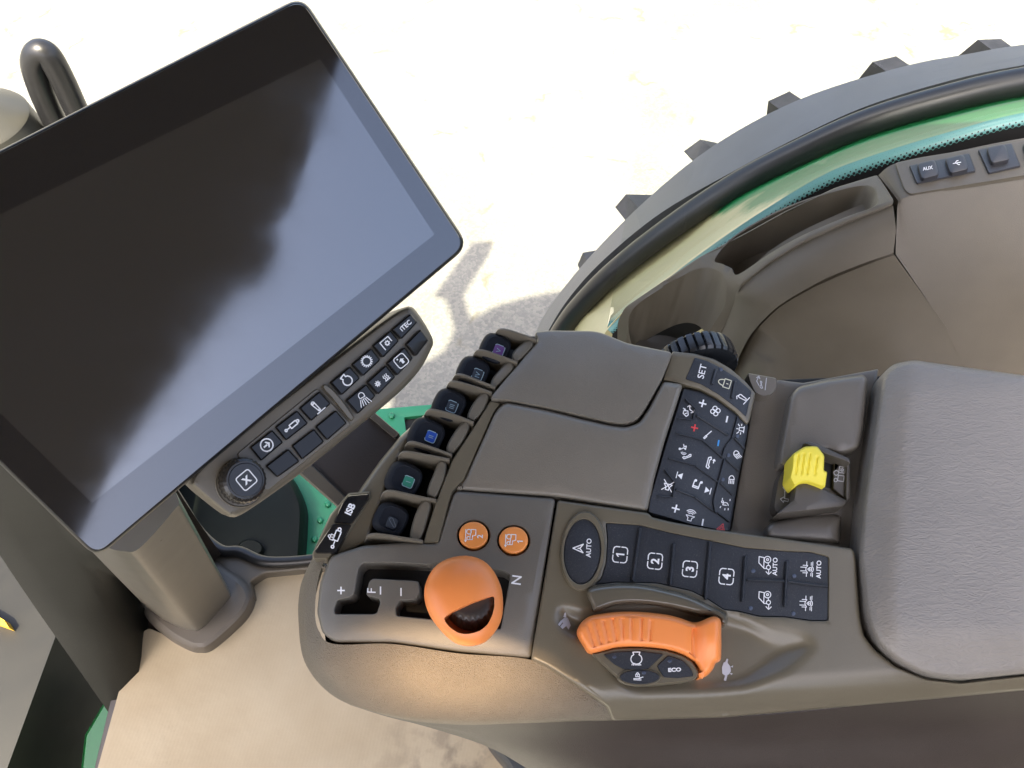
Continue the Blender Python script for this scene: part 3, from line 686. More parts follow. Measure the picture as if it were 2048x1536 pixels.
slab('tank_shell', rnd([(300, 900), (560, 930), (592, 962), (612, 1010), (610, 1060), (600, 1200), (300, 1220)], 20), 60, 300, mat('tank_plastic', (.007, .009, .008), .45, .1, 200, .1, spec=.12), tk, P=XP, bev=((0, -30), (4, -12), (12, 0)))
slab('filler_cap', circ(500, 1096, 26, 18), 80, 20, mat('tank_plastic', (.012, .014, .012), .25), tk, P=XP, bev=((0, -8), (3, 0)))
ds = thing('door_seal', 'black rubber seal along the door sill', 'seal', (-.5, .5, 1.6))
SEALM = mat('seal_rubber', (.012, .012, .012), .4)
tube('seal_strip', [pp(250, 860, 1.66), pp(340, 975, 1.64), pp(395, 1060, 1.63), pp(440, 1100, 1.63), pp(480, 1104, 1.63), pp(535, 1124, 1.63), pp(640, 1118, 1.63), pp(760, 1095, 1.63)], .010, SEALM, ds)
jr = thing('door_post', 'dark door post seen behind the display post', 'post', (-.5, .6, 1.6))
loftw('door_post_cover', [[pp(240, 850, 2.1), pp(330, 985, 1.9), pp(425, 1125, 1.62)], [pp(290, 850, 2.12), pp(352, 975, 1.92), pp(442, 1108, 1.64)], [pp(290, 850, 2.0), pp(352, 975, 1.85), pp(442, 1108, 1.6)], [pp(240, 850, 2.0), pp(330, 985, 1.8), pp(425, 1125, 1.58)]], DARKB, jr, closed=True)
# outside, top left
hr = thing('grab_handle', 'black bent tube handle outside the windscreen', 'handle', (-.9, 1.3, 1.9))
HY = YP(1.3)
tube('handle_tube', [HY(*p) for p in ((140, 300), (108, 240), (82, 180), (68, 130), (78, 105), (98, 112), (124, 158), (148, 210), (180, 280))], 0.023, ROD, hr, 16, 8)
lh = thing('air_intake', 'grey round air intake with conical top outside the windscreen', 'air intake', (-1.1, 1.25, 1.9))
q = YP(1.25)(-25, 300)
V = []; Fc = []; pr = [(.13, -.4), (.132, -.02), (.124, 0), (.120, .012), (.112, .065), (.108, .070), (.030, .122), (.0, .125)]
for r_, z_ in pr: V += [q+Vector((r_*math.cos(2*math.pi*i/40), r_*math.sin(2*math.pi*i/40), z_)) for i in range(40)]
for k in range(len(pr)-1): Fc += [(k*40+i, k*40+(i+1) % 40, (k+1)*40+(i+1) % 40, (k+1)*40+i) for i in range(40)]
mesh_obj('intake_body', V, Fc, mat('intake_plastic', (.05, .048, .042), .4, .2, 300, .08), lh, 25)

# ================================================================== MONITOR
MN = camv((.559, .051, .827)); MO = CAM+ray(200, 1110)*.438
MP = Pl(MO, MN)
mo = thing('touch_display', 'large black touch display tilted back on its post, screen off and reflecting the cab roof', 'display', MP(450, 560, -60))
mout = rnd([(193, 1117), (938, 491), (604, -8), (-424, 516)], 34, 7)
slab('housing', mout, 0, 14, FRAME, mo, P=MP, bev=((0, -4.5), (1.5, -2), (3.2, -.4), (5, 0)))
def screen_mat(nm, base, ro_, ior=2.5):
    m = bpy.data.materials.new(nm); m.use_nodes = True; p = m.node_tree.nodes['Principled BSDF']
    p.inputs['Base Color'].default_value = (*base, 1); p.inputs['Roughness'].default_value = ro_; p.inputs['IOR'].default_value = ior
    t = m.node_tree; tc = t.nodes.new('ShaderNodeTexCoord'); n = t.nodes.new('ShaderNodeTexNoise'); n.inputs['Scale'].default_value = 14; n.inputs['Detail'].default_value = 7; n.inputs['Roughness'].default_value = .65
    mr_ = t.nodes.new('ShaderNodeMapRange'); mr_.inputs[1].default_value = .35; mr_.inputs[2].default_value = .75; mr_.inputs[3].default_value = ro_*.6; mr_.inputs[4].default_value = ro_*1.5
    t.links.new(tc.outputs['Object'], n.inputs['Vector']); t.links.new(n.outputs[0], mr_.inputs[0]); t.links.new(mr_.outputs[0], p.inputs['Roughness'])
    v = t.nodes.new('ShaderNodeTexVoronoi'); v.inputs['Scale'].default_value = 45; t.links.new(tc.outputs['Object'], v.inputs['Vector'])
    sp = t.nodes.new('ShaderNodeSeparateColor'); t.links.new(v.outputs['Color'], sp.inputs[0])
    a = t.nodes.new('ShaderNodeMath'); a.operation = 'GREATER_THAN'; a.inputs[1].default_value = .90; t.links.new(sp.outputs[0], a.inputs[0])
    b = t.nodes.new('ShaderNodeMath'); b.operation = 'LESS_THAN'; b.inputs[1].default_value = .022; t.links.new(v.outputs['Distance'], b.inputs[0])
    c = t.nodes.new('ShaderNodeMath'); c.operation = 'MULTIPLY'; t.links.new(a.outputs[0], c.inputs[0]); t.links.new(b.outputs[0], c.inputs[1])
    mx = t.nodes.new('ShaderNodeMix'); mx.data_type = 'RGBA'; mx.inputs[6].default_value = (*base, 1); mx.inputs[7].default_value = (.22, .22, .22, 1)
    t.links.new(c.outputs[0], mx.inputs[0]); t.links.new(mx.outputs[2], p.inputs['Base Color'])
    p.inputs['Coat Weight'].default_value = .0; return m
gl_ = slab('cover_glass', inset(mout, 6), 1.0, 1.4, screen_mat('cover_glass', (.010, .010, .012), .08, 2.1), mo, P=MP, bev=((0, -.5), (.8, 0)))
slab('screen', rnd([(184, 1006), (869, 469), (640, 118), (-270, 560)], 3), 1.25, .4, screen_mat('screen_glass', (.022, .021, .021), .10), mo, P=MP, bev=((0, 0), (.5, 0)))
ptop = Pl((0, 0, 2.24), (0, 0, 1))(240, 1022)
tube('mount_arm', [ptop-Vector((0, 0, .05)), ptop+Vector((.01, .02, .03)), MP(330, 780, -75), MP(400, 640, -45), MP(430, 590, -10)], .028, FRAME, mo)
slab('rear_housing', rnd([(250, 960), (760, 530), (560, 200), (-60, 520)], 40, 6), -12, 24, FRAME, mo, P=MP, bev=((0, 0), (1, 0)))
# ---- key bar below the display
nb = thing('display_key_bar', 'taupe key bar with black shortcut keys and a ribbed knob under the display', 'key bar', MP(620, 840, -30))
NOFF = -5
nbout = cat(z3([(38, 1238), (62, 1290), (180, 1390), (285, 1470), (320, 1482), (365, 1474), (480, 1405), (800, 1175), (1180, 868), (1450, 642), (1600, 480), (1680, 335), (1694, 290), (1680, 240), (1630, 150), (1570, 65), (1540, 46), (1500, 50), (1380, 120), (1000, 410), (500, 800), (120, 1120)]), 4)
NBM = mat('key_bar_plastic', (.125, .108, .085), .4, .15, 900, .05)
slab('bar_body', nbout, NOFF, 20, NBM, nb, P=MP, bev=((0, -9), (1.5, -6), (4, -2.2), (8, -.6), (14, 0)))
slab('raised_field', rnd(z3([(350, 1050), (900, 600), (955, 650), (1140, 850), (560, 1310), (440, 1190)]), 8), NOFF+1.2, 2, NBM, nb, P=MP, bev=((0, -1), (2, 0)))
slab('divider_ridge', cat(z3([(940, 588), (960, 575), (1010, 610), (1080, 690), (1150, 790), (1148, 815), (1125, 822), (1060, 745), (1000, 670), (950, 615)]), 4), NOFF+4, 4, NBM, nb, P=MP, bev=((0, -3), (1, -1.2), (2.5, 0)))
def navkey(q, label=None):
    return slab('key', rnd(z3(q), 4), NOFF+4.5, 5, KEYB, nb, P=MP, bev=((0, -1.8), (1, -.7), (3, 0)), label=label)
top = [[(1412, 200), (1540, 92), (1587, 152), (1478, 270)], [(1282, 310), (1400, 208), (1462, 280), (1352, 396)], [(1140, 438), (1270, 328), (1335, 410), (1215, 522)], [(993, 562), (1125, 452), (1197, 535), (1070, 652)],
       [(780, 737), (918, 622), (997, 708), (862, 828)], [(615, 867), (765, 752), (842, 842), (690, 962)], [(443, 1005), (595, 885), (672, 972), (520, 1100)]]
bot = [[(1508, 300), (1610, 197), (1662, 275), (1577, 386)], [(1378, 430), (1497, 320), (1557, 400), (1450, 517)], [(1243, 560), (1370, 445), (1437, 525), (1320, 647)], [(1100, 685), (1235, 573), (1303, 655), (1182, 780)],
       [(890, 865), (1030, 750), (1107, 840), (970, 960)], [(728, 995), (880, 878), (952, 967), (800, 1092)], [(550, 1135), (705, 1015), (784, 1102), (630, 1212)]]
A3 = 40
hN = NOFF+4.9
person_box = [closed(rr(1, 1, .4))]
padlock = lambda x, y, s: [closed([(x-s, y-s), (x+s, y-s), (x+s, y+s*.4), (x-s, y+s*.4)]), [(x-s*.6, y+s*.4)]+arc(x, y+s*.4, s*.6, 180, 0, 6, s*.9)+[(x+s*.6, y+s*.4)], [(x, y-s*.5), (x, y-s*.1)]]
head = closed([(-1, .2), (-.7, .2)]+[(-.7, .2), (-.45, .75), (-.1, .75)])
tops = [None]*7
k = navkey(top[0]); text(k, 'iTEC', z3([(1506, 174)])[0], 10, 42, hN, P=MP, bold=.03)
c = z3([(1376, 293)])[0]; k = navkey(top[1]); icon(k, [[(-1, -.9), (-1, .8), (1, .8), (1, -.3)]]+gear(.1, -.1, .3, 8, .2), c, 10.5, A3, hN, 2.2, P=MP)
c = z3([(1240, 418)])[0]; k = navkey(top[2]); icon(k, [arc(0, 0, .78, 0, 360, 28)]+[[(.8*math.cos(a*math.pi/8), .8*math.sin(a*math.pi/8)), (1.05*math.cos(a*math.pi/8), 1.05*math.sin(a*math.pi/8))] for a in range(16)], c, 11, A3, hN, 2.4, P=MP)
c = z3([(1102, 545)])[0]; k = navkey(top[3])
ENG = [[(-.35, .95), (.35, .95), (.35, .55), (-.35, .55), (-.35, .95)], arc(0, -.25, .8, 110, -250+360-30, 4)]
ENG = [closed([(-.5, 1), (.5, 1), (.35, .5), (.7, .3)]+arc(0, -.25, .85, 35, -215, 20)+[(-.7, .3), (-.35, .5)])]
icon(k, ENG, c, 11, A3+12, hN, 2.6, P=MP)
c = z3([(905, 728)])[0]; k = navkey(top[4])
HITCH = [closed([(x, y) for x, y in arc(-.35, .85, .28, 200, -20, 8)]+[(x, y) for x, y in arc(-.05, -.55, .2, -20, -190, 6)]), [(-.7, -1), (1, -.85)], arc(-.35, .8, .08, 0, 360, 6), arc(-.06, -.5, .06, 0, 360, 6)]
icon(k, HITCH, c, 12, A3-5, hN, 2.2, P=MP)
CYL = [closed([(-.25, -.25), (.75, -.25), (.75, .25), (-.25, .25)]), [(-.85, 0), (-.25, 0)], arc(-.95, 0, .14, 0, 360, 8), arc(.92, 0, .16, 0, 360, 8)]
c = z3([(730, 858)])[0]; k = navkey(top[5]); icon(k, CYL, c, 16, A3, hN, 2.6, P=MP)
c = z3([(558, 990)])[0]; k = navkey(top[6]); icon(k, [arc(0, 0, 1, 0, 360, 30)], c, 12.5, A3, hN, 2.8, P=MP, fills=[[(-.6, -.14), (.1, -.14), (.1, .14), (-.6, .14)], [(-.02, -.55), (.2, -.55), (.65, 0), (.2, 0)], [(-.02, .55), (.2, .55), (.65, 0), (.2, 0)]])
k = navkey(bot[0])
c = z3([(1476, 415)])[0]; k = navkey(bot[1]); icon(k, [rr(1, 1, .5)[:9], rr(1, 1, .5)[8:]+[rr(1, 1, .5)[0]]], c, 12, A3, hN, 2.0, P=MP, fills=[[(-.1, -.55), (.35, -.55), (.35, 0), (.6, 0), (.1, .4), (-.4, 0), (-.1, 0)], [(-.5, .45), (-.25, .45), (-.25, .7), (-.5, .7)]])
c = z3([(1348, 545)])[0]; k = navkey(bot[2]); icon(k, [[(-.95+.35*math.cos(a*math.pi/4)*s_, .35*math.sin(a*math.pi/4)*s_) for s_ in (.3, 1.3)] for a in range(8)]+[arc(-.95, 0, .28, 0, 360, 12)]+[[(x, -.4), (x+.12, -.15), (x-.05, .1), (x+.08, .4)] for x in (.35, .65, .95)]+[[(.25, -.5), (1.15, -.5)]], c, 13, A3, hN, 1.8, P=MP)
LAMP = [[(-.45, .35)]+arc(0, .35, .45, 180, 0, 10, .55)+[(.45, .35), (-.45, .35)]]
c = z3([(1215, 672)])[0]; k = navkey(bot[3]); icon(k, [closed([(-.4, .15)]+arc(0, .45, .42, 200, -20, 12, .45)+[(.4, .15)])]+[[(x*.5, -.05), (x*.95, -1.0)] for x in (-.9, -.45, 0, .45, .9)], c, 14, A3-10, hN, 1.8, P=MP)
for q in bot[4:]: navkey(q)
kb = thing
kc = z3([(415, 1230)])[0]
V = []; Fc = []; NR = 56
skc = (485, 965)
nd = None
def ribring(c, r, h, dr=0, n=NR*2): return [MP(c[0]+(r+(dr if (i//2) % 2 else 0))*math.cos(2*math.pi*i/n), c[1]+(r+(dr if (i//2) % 2 else 0))*math.sin(2*math.pi*i/n), h) for i in range(n)]
rings = [ribring((483, 962), 46, NOFF, 1.5), ribring((487, 961), 44.5, NOFF+11, 1.8), ribring((489, 960.5), 43, NOFF+14, .6), ribring((490.5, 960), 38, NOFF+15.5), ribring((491.2, 960), 35.5, NOFF+15.6)]
for r_ in rings: V += r_
n_ = NR*2
for k in range(len(rings)-1): Fc += [(k*n_+i, k*n_+(i+1) % n_, (k+1)*n_+(i+1) % n_, (k+1)*n_+i) for i in range(n_)]
Fc.append(tuple((len(rings)-1)*n_+i for i in range(n_)))
slab('knob_well', circ(481, 966, 51, 50), NOFF+.8, 1, NBM, nb, P=MP, bev=((0, -.6), (2, 0), (4, -.6)))
kn = mesh_obj('ribbed_knob', V, Fc, mat('knob_rubber', (.018, .016, .014), .25, .1), nb, 30)
slab('knob_face', circ(491.5, 960, 34.5), NOFF+16.6, 2, mat('knob_face', (.010, .011, .014), .35), kn, P=MP, bev=((0, -.7), (1.4, 0)))
icon(kn, [closed(rr(1, .95, .35))], (493, 960), 16.5, A3, NOFF+17.2, 2.4, P=MP)
text(kn, 'X', (493, 960), 15, A3, NOFF+17.2, P=MP, bold=.05)

# ================================================================== CONSOLE
co = thing('armrest_console', 'taupe armrest console with orange controls, black keypads and a padded vinyl rest', 'console', (.15, .3, 1.7))
def sm(t): t = max(0, min(1, t)); return t*t*(3-2*t)
def HN(x, y):                 # the nose dips forward
    return -6.0e-4*max(0, 770-x)**2 - .0010*max(0, y-1230)**2
# hidden core that closes the gaps between the plates
slab('core', rnd([(650, 1150), (730, 1060), (800, 912), (900, 780), (1010, 674), (1100, 672), (1200, 676), (1335, 715), (1495, 762), (1760, 752), (2048, 765), (2400, 780), (2400, 1380), (1300, 1420), (900, 1425), (710, 1370), (650, 1290)], 20), lambda x, y: -40, 60, SLOT, co)
# side body
r0 = [(661, 1098, -14), (638, 1150, -13), (630, 1222, -13), (638, 1262, -13), (668, 1288, -10), (783, 1288, -4), (918, 1307, -6), (1064, 1320, -9), (1142, 1362, -14), (1226, 1420, -22), (1300, 1430, -24)]
r1 = [(642, 1104, -22), (616, 1160, -21), (609, 1230, -20), (620, 1295, -20), (664, 1335, -17), (785, 1345, -10), (920, 1366, -12), (1062, 1378, -15), (1145, 1400, -19), (1226, 1424, -24), (1300, 1431, -25)]
r2 = [(628, 1112, -36), (603, 1170, -36), (599, 1245, -36), (614, 1328, -36), (676, 1392, -34), (788, 1420, -27), (912, 1430, -27), (1060, 1428, -28), (1150, 1430, -28), (1226, 1430, -28), (1300, 1433, -28)]
r3 = [(628, 1118, -46), (604, 1176, -48), (600, 1250, -50), (617, 1334, -50), (682, 1399, -48), (790, 1434, -42), (912, 1447, -42), (1060, 1446, -42), (1150, 1442, -40), (1226, 1440, -38), (1300, 1436, -36)]
r4 = [(646, 1140, -90), (630, 1200, -90), (628, 1270, -90), (650, 1350, -90), (710, 1400, -90), (800, 1436, -90), (915, 1450, -70), (1060, 1450, -70), (1150, 1444, -60), (1226, 1440, -50), (1300, 1436, -45)]
patch('side_body', [r0, r1, r2, r3, r4], SIDE, co, angle=80, ru=8, rv=6)
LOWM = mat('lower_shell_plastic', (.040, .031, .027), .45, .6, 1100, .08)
l0 = [(700, 1404, -52), (790, 1432, -46), (912, 1446, -44), (1060, 1446, -42), (1300, 1438, -40), (1500, 1432, -38), (1680, 1416, -34), (1880, 1396, -32), (2060, 1380, -30), (2400, 1350, -30)]
l1 = [(700, 1410, -90), (800, 1440, -80), (916, 1458, -80), (1064, 1476, -76), (1300, 1480, -76), (1500, 1478, -76), (1680, 1470, -76), (1880, 1456, -76), (2060, 1444, -76), (2400, 1420, -76)]
l2 = [(720, 1412, -130), (810, 1442, -130), (940, 1470, -130), (1090, 1530, -125), (1300, 1556, -120), (1500, 1566, -120), (1700, 1560, -120), (1900, 1550, -120), (2100, 1540, -120), (2400, 1520, -120)]
l3 = [(760, 1420, -180), (850, 1452, -180), (990, 1500, -190), (1140, 1590, -200), (1300, 1660, -220), (1500, 1690, -220), (1700, 1700, -220), (1900, 1700, -220), (2100, 1690, -220), (2400, 1680, -220)]
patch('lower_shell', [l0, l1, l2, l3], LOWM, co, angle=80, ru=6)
sb = thing('seat_base', 'black seat base edge showing under the console', 'seat base', (0, .2, 1.6))
slab('base_cover', cat([(975, 1478), (985, 1500), (1010, 1530), (1060, 1580), (1300, 1640), (1300, 1480), (1100, 1440), (1000, 1440)], 4), 70, 70, mat('seat_base_plastic', (.05, .055, .062), .4, .2, 300, .1), sb, P=FP, bev=((0, -20), (4, -8), (12, 0)))

# ---- gate panel with the shift slot
gate = rnd([(906, 990), (914, 982), (1111, 997), (1062, 1316), (918, 1303), (783, 1284), (668, 1284), (645, 1267), (634, 1224), (641, 1163), (662, 1112), (728, 1091), (817, 1085), (876, 1087), (884, 1060)], 10, 5)
slotp = rnd(z5([(432, 488), (600, 487), (830, 500), (870, 485), (1000, 495), (1262, 537), (1302, 562), (1245, 882), (1200, 880), (850, 825), (628, 803), (625, 755), (650, 710), (740, 705), (768, 670), (760, 600), (725, 595), (490, 583), (468, 600), (450, 680), (530, 700), (533, 730), (515, 785), (495, 793), (266, 792), (262, 765), (282, 708), (360, 690), (380, 670), (405, 520)]), 4, 3)
gp = slab('gate_panel', gate, HN, 6, GATE, co, holes=[slotp, circ(947, 1071, 33, 31), circ(1027, 1081, 33, 31)], hdep=24, grid=18, bev=((0, -3.0), (1.2, -1.6), (3.5, -.4), (7, 0)), hbev=1.6)
slab('slot_floor', inset(gate, 14), lambda x, y: HN(x, y)-23, 1, SLOT, gp, grid=22)
hG = lambda x, y: HN(x, y)+.25
icon(gp, [[(-1, 0), (1, 0)], [(0, -1), (0, 1)]], (682, 1181), 7, 0, hG, 2.8)
text(gp, 'F', (743, 1181), 17, 88, hG, bold=.0)
icon(gp, [[(0, -1), (0, 1)]], (761, 1181), 7.5, 0, hG, 2.8)
icon(gp, [[(0, -1), (0, 1)]], (802, 1184), 7.5, 0, hG, 2.8)
text(gp, 'N', (1033, 1160), 19, 82, hG, bold=.012)
ORG2 = mat('orange_button', (.84, .29, .065), .4, .1, 1500, .04)
TRACB = [[(-.9, -.1), (-.9, .75), (-.1, .75), (-.1, .35), (.25, .35)], arc(-.45, -.25, .38, 0, 360, 16), arc(.55, -.35, .26, 0, 360, 12), [(-.1, -.25), (.3, -.3)], [(.25, .35), (.8, .35), (.8, -.2)], [(-.95, -.75), (1.0, -.75), (.8, -.55)], [(1, -.75), (.8, -.95)]]
TRACB = [closed([(-.85, .1), (-.85, .8), (0, .8), (.15, .3), (.7, .3), (.7, -.1)]), arc(-.5, -.25, .36, 0, 360, 16), arc(.5, -.3, .25, 0, 360, 12), [(-.85, -.75), (1.0, -.75)], [(.78, -.6), (1.05, -.75), (.78, -.9)]]
for (cx, cy, ch) in ((947, 1071, '2'), (1027, 1081, '1')):
    o = slab('round_button', circ(cx, cy-1, 29, 26.5), 1.5, 8, ORG2, gp, bev=((0, -1.3), (1, -.5), (3, 0)))
    icon(o, [[(-y, x) if False else (x, y) for x, y in l] for l in TRACB], (cx-6, cy-1), 13, 268, 1.8, 1.7)
    text(o, ch, (cx+13, cy+2), 11.5, 88, 1.8, bold=.02)

# ---- orange shift knob
kc = (926, 1203); kout = cat(z5([(1040, 447), (1140, 475), (1205, 540), (1245, 625), (1258, 700), (1256, 790), (1235, 860), (1195, 920), (1140, 965), (1060, 982), (980, 965), (915, 915), (850, 840), (810, 765), (792, 680), (805, 600), (850, 520), (930, 465)]), 3)
V = []; Fc = []; n_ = len(kout); phis = [-62, -45, -30, -15, 0, 14, 28, 40, 52, 64, 74, 83]
hs = lambda p: 34+ (16 if p > 0 else 20)*math.sin(R(p))
for p in phis:
    k = math.cos(R(p))
    V += [CP(kc[0]+(x-kc[0])*k+(10*(1-k) if p < 0 else -2*(1-k)), kc[1]+(y-kc[1])*k+(26*(1-k) if p < 0 else -8*(1-k)), hs(p)) for x, y in kout]
for j in range(len(phis)-1): Fc += [(j*n_+i, j*n_+(i+1) % n_, (j+1)*n_+(i+1) % n_, (j+1)*n_+i) for i in range(n_)]
Fc.append(tuple((len(phis)-1)*n_+i for i in range(n_))); Fc.append(tuple(reversed(range(n_))))
knob = mesh_obj('shift_knob', V, Fc, ORG, co, 60, label='bulbous orange shift knob with a half-moon opening')
dwin = rnd(z5([(1205, 662), (1206, 730), (1192, 785), (1165, 838), (1125, 873), (1080, 890), (1030, 897), (985, 888), (940, 858), (915, 830), (900, 800), (945, 768), (1080, 706)]), 6, 4)
V = [CP(x, y, 70) for x, y in dwin]; pb_ = [CP(x, y, 42) for x, y in dwin]; pb_ = [p-CP.n*.020 for p in pb_]; n_ = len(V); V += pb_
bool_cut(knob, [mesh_obj('cut', V, [tuple(range(n_)), tuple(n_+i for i in reversed(range(n_)))]+[(i, (i+1) % n_, n_+(i+1) % n_, n_+i) for i in range(n_)], ORG)])
V = []; Fc = []; n2 = 88
def rib2(c, r, ry, h, dr): return [CP(c[0]+(r+(dr if (i//2) % 2 else 0))*math.cos(2*math.pi*i/n2), c[1]+(ry+(dr if (i//2) % 2 else 0))*math.sin(2*math.pi*i/n2), h) for i in range(n2)]
rg = [rib2((944, 1212), 52, 50, 26, 0), rib2((943, 1209), 50, 48, 31, 2.2), rib2((941, 1199), 44, 41, 38, 2.0), rib2((940, 1196), 37, 35, 39.5, 0), rib2((940, 1196), 28, 28, 39.5, 0)]
for r_ in rg: V += r_
for k in range(len(rg)-1): Fc += [(k*n2+i, k*n2+(i+1) % n2, (k+1)*n2+(i+1) % n2, (k+1)*n2+i) for i in range(n2)]
Fc.append(tuple((len(rg)-1)*n2+i for i in range(n2)))
mesh_obj('thumb_wheel', V, Fc, mat('thumb_rubber', (.032, .030, .029), .3, .1), knob, 30)
tube('stem', [CP(940, 1190, -12), CP(940, 1195, 8), CP(938, 1200, 26)], .009, SLOT, knob)

# ---- cover lids
lidA = rnd([(983, 792), (1077, 681), (1068, 664), (1096, 661), (1184, 662), (1202, 665), (1255, 687), (1321, 700), (1346, 705), (1325, 757), (1291, 818), (1274, 841), (1248, 849), (1219, 846), (1167, 834), (1096, 817), (1012, 801), (982, 800)], 10, 5)
slab('upper_lid', lidA, lambda x, y: 4-5.5*((y-770)/100)**2 if y < 770 else 4-1.2*((y-770)/80)**2, 28, mat('lid_plastic', (.165, .148, .127), .33, .5, 1300, .07, vscale=14), co, grid=16, bev=((0, -2.2), (1, -.9), (3, 0)))
lidB = rnd([(1004, 810), (1014, 805), (1096, 821), (1167, 839), (1219, 851), (1250, 855), (1278, 846), (1296, 820), (1326, 763), (1366, 769), (1330, 880), (1308, 960), (1296, 1024), (1112, 994), (908, 981), (930, 958), (956, 902), (991, 824)], 9, 5)
slab('lower_lid', lidB, lambda x, y: 4.5-6*max(0, (y-850)/160)**2 - 5e-4*max(0, 1000-x)**2*.5, 28, mat('lid_plastic', (.162, .145, .124), .28), co, grid=16, bev=((0, -4.0), (2, -2.0), (5, -.6), (9, 0)))
slab('lever_border', rnd([(981, 801), (1002, 806), (988, 826), (954, 902), (928, 960), (905, 984), (899, 1003), (878, 1086), (846, 1086), (872, 1003), (905, 919), (949, 852)], 4), 0, 26, OLIVE, co, bev=((0, -2), (2, 0)))
# ---- front flank and cylinder keys
slab('front_flank', rnd([(640, 1118), (690, 1040), (717, 983), (757, 925), (800, 873), (848, 830), (872, 812), (862, 835), (832, 860), (802, 912), (766, 998), (737, 1086), (700, 1104), (662, 1122)], 6), lambda x, y: -12-.05*max(0, 800-x)*.2, 34, OLIVE, co, grid=18, bev=((0, -7), (1.5, -3.5), (5, -1), (9, 0)))
fk = slab('key_frame', rnd([(741, 982), (697, 986), (660, 1030), (624, 1108), (626, 1119), (656, 1119), (690, 1080), (742, 996)], 5), -9, 12, OLIVE, co, bev=((0, -3), (1.5, -1), (3, 0)))
k1 = slab('key', rnd(z4([(375, 1123), (506, 1112), (506, 1140), (398, 1302), (276, 1298), (335, 1170)]), 5), -6.5, 4, GLOSSB, fk, bev=((0, -1.2), (1.5, 0)))
k2 = slab('key', rnd(z4([(270, 1306), (393, 1309), (300, 1485), (280, 1494), (165, 1492), (158, 1475)]), 4), -6.5, 4, GLOSSB, fk, bev=((0, -1.2), (1.5, 0)))
text(k1, 'ISB', z4([(385, 1210)])[0], 14.5, 64, -6.2, bold=.035)
icon(k2, CYL, z4([(295, 1395)])[0], 20, 68, -6.2, 2.4)
icon(k2, padlock(0, 0, .8), z4([(265, 1388)])[0], 6.5, 68, -6.2, 1.8)

# ---- hydraulic levers between fins
FINM = mat('fin_plastic', (.135, .119, .097), .36, .3, 1300, .05)
KNB = mat('lever_rubber', (.010, .012, .017), .6, .15, 1500, .08, spec=.2)
fins = [[(1575, 125), (1480, 90), (1380, 60), (1330, 63), (1310, 92)], [(1455, 270), (1350, 230), (1235, 193), (1187, 200), (1168, 240)], [(1315, 430), (1200, 385), (1105, 349), (1060, 350), (1037, 382)], [(1292, 464), (1180, 425), (1062, 393), (1020, 398), (999, 430)],
        [(1175, 655), (1060, 610), (925, 574), (880, 578), (859, 606)], [(1035, 862), (920, 820), (790, 780), (745, 792), (727, 830)], [(1020, 892), (900, 868), (752, 843), (705, 855), (691, 892)], [(935, 1152), (800, 1125), (655, 1094), (600, 1102), (578, 1142)], [(850, 1415), (760, 1400), (565, 1371), (498, 1380), (476, 1422)]]
def fin(pts):
    p = z4(pts); hh = [2, 4, 3, -1, -9]
    pts3 = cat([(x, y, h) for (x, y), h in zip(p, hh)], 6, False)
    n = len(pts3); V = []; Fc = []
    a = [CP(*q) for q in pts3]; tdir = (a[-1]-a[0]).normalized(); side = CP.n.cross(tdir).normalized()
    for s_, ins in ((-1.1, .8), (-.7, 0), (.7, 0), (1.1, .8)):
        V += [q+side*(s_*.001)-CP.n*(ins*.001) for q in a]
    # foot of the plate
    fl = []
    for s_ in (1.1, -1.1):
        fl.append([q+side*(s_*.001)-CP.n*(.030+(.002*i/n)) for i, q in enumerate(a)])
    V += fl[0]+fl[1]
    K = 6
    for k in range(K):
        k2 = (k+1) % K
        for i in range(n-1): Fc.append((k*n+i, k*n+i+1, k2*n+i+1, k2*n+i))
    Fc.append(tuple(k*n for k in range(K))); Fc.append(tuple(k*n+n-1 for k in reversed(range(K))))
    return mesh_obj('fin', V, Fc, FINM, co, 40)
for f in fins: fin(f)
slab('lever_well', rnd([(735, 1092), (745, 1040), (768, 985), (812, 905), (850, 840), (903, 768), (955, 706), (1000, 662), (1072, 684), (984, 796), (906, 918), (874, 1002), (848, 1090)], 6), -33, 8, SLOT, co)
GRN = mat('green_label', (.03, .22, .14), .4); BLU = mat('blue_label', (.012, .07, .38), .4); PUR = mat('purple_label', (.13, .045, .20), .4); DRKL = mat('dark_label', (.02, .026, .036), .4)
LEV = [((655, 1272), 88, (652, 1298), DRKL, None, [(770, 1402), (772, 1345), (805, 1235), (848, 1158), (878, 1150), (903, 1180), (885, 1265), (842, 1395), (800, 1412)], 'black lever with hitch symbol, nearest the shift gate'),
       ((738, 1015), 92, (757, 1036), GRN, 'I', [(877, 1118), (884, 1070), (918, 985), (950, 908), (980, 900), (1003, 930), (988, 1020), (938, 1135), (905, 1135)], 'lever with green label I'),
       ((882, 735), 92, (902, 747), BLU, 'II', [(1000, 825), (1012, 785), (1060, 705), (1110, 648), (1138, 648), (1148, 690), (1105, 780), (1042, 850), (1010, 850)], 'lever with blue label II'),
       ((1028, 540), 84, (1036, 554), DRKL, 'III', [(1133, 622), (1150, 570), (1195, 500), (1240, 458), (1266, 468), (1272, 508), (1232, 590), (1182, 642), (1150, 640)], 'lever with grey label III'),
       ((1180, 330), 82, (1201, 350), DRKL, 'IV', [(1282, 412), (1300, 368), (1350, 308), (1400, 262), (1425, 275), (1432, 315), (1375, 380), (1322, 430), (1295, 430)], 'lever with grey label IV'),
       ((1322, 178), 78, (1336, 195), PUR, 'V', [(1420, 238), (1433, 200), (1485, 150), (1530, 122), (1555, 138), (1552, 175), (1495, 240), (1458, 268), (1430, 262)], 'lever with purple label V')]
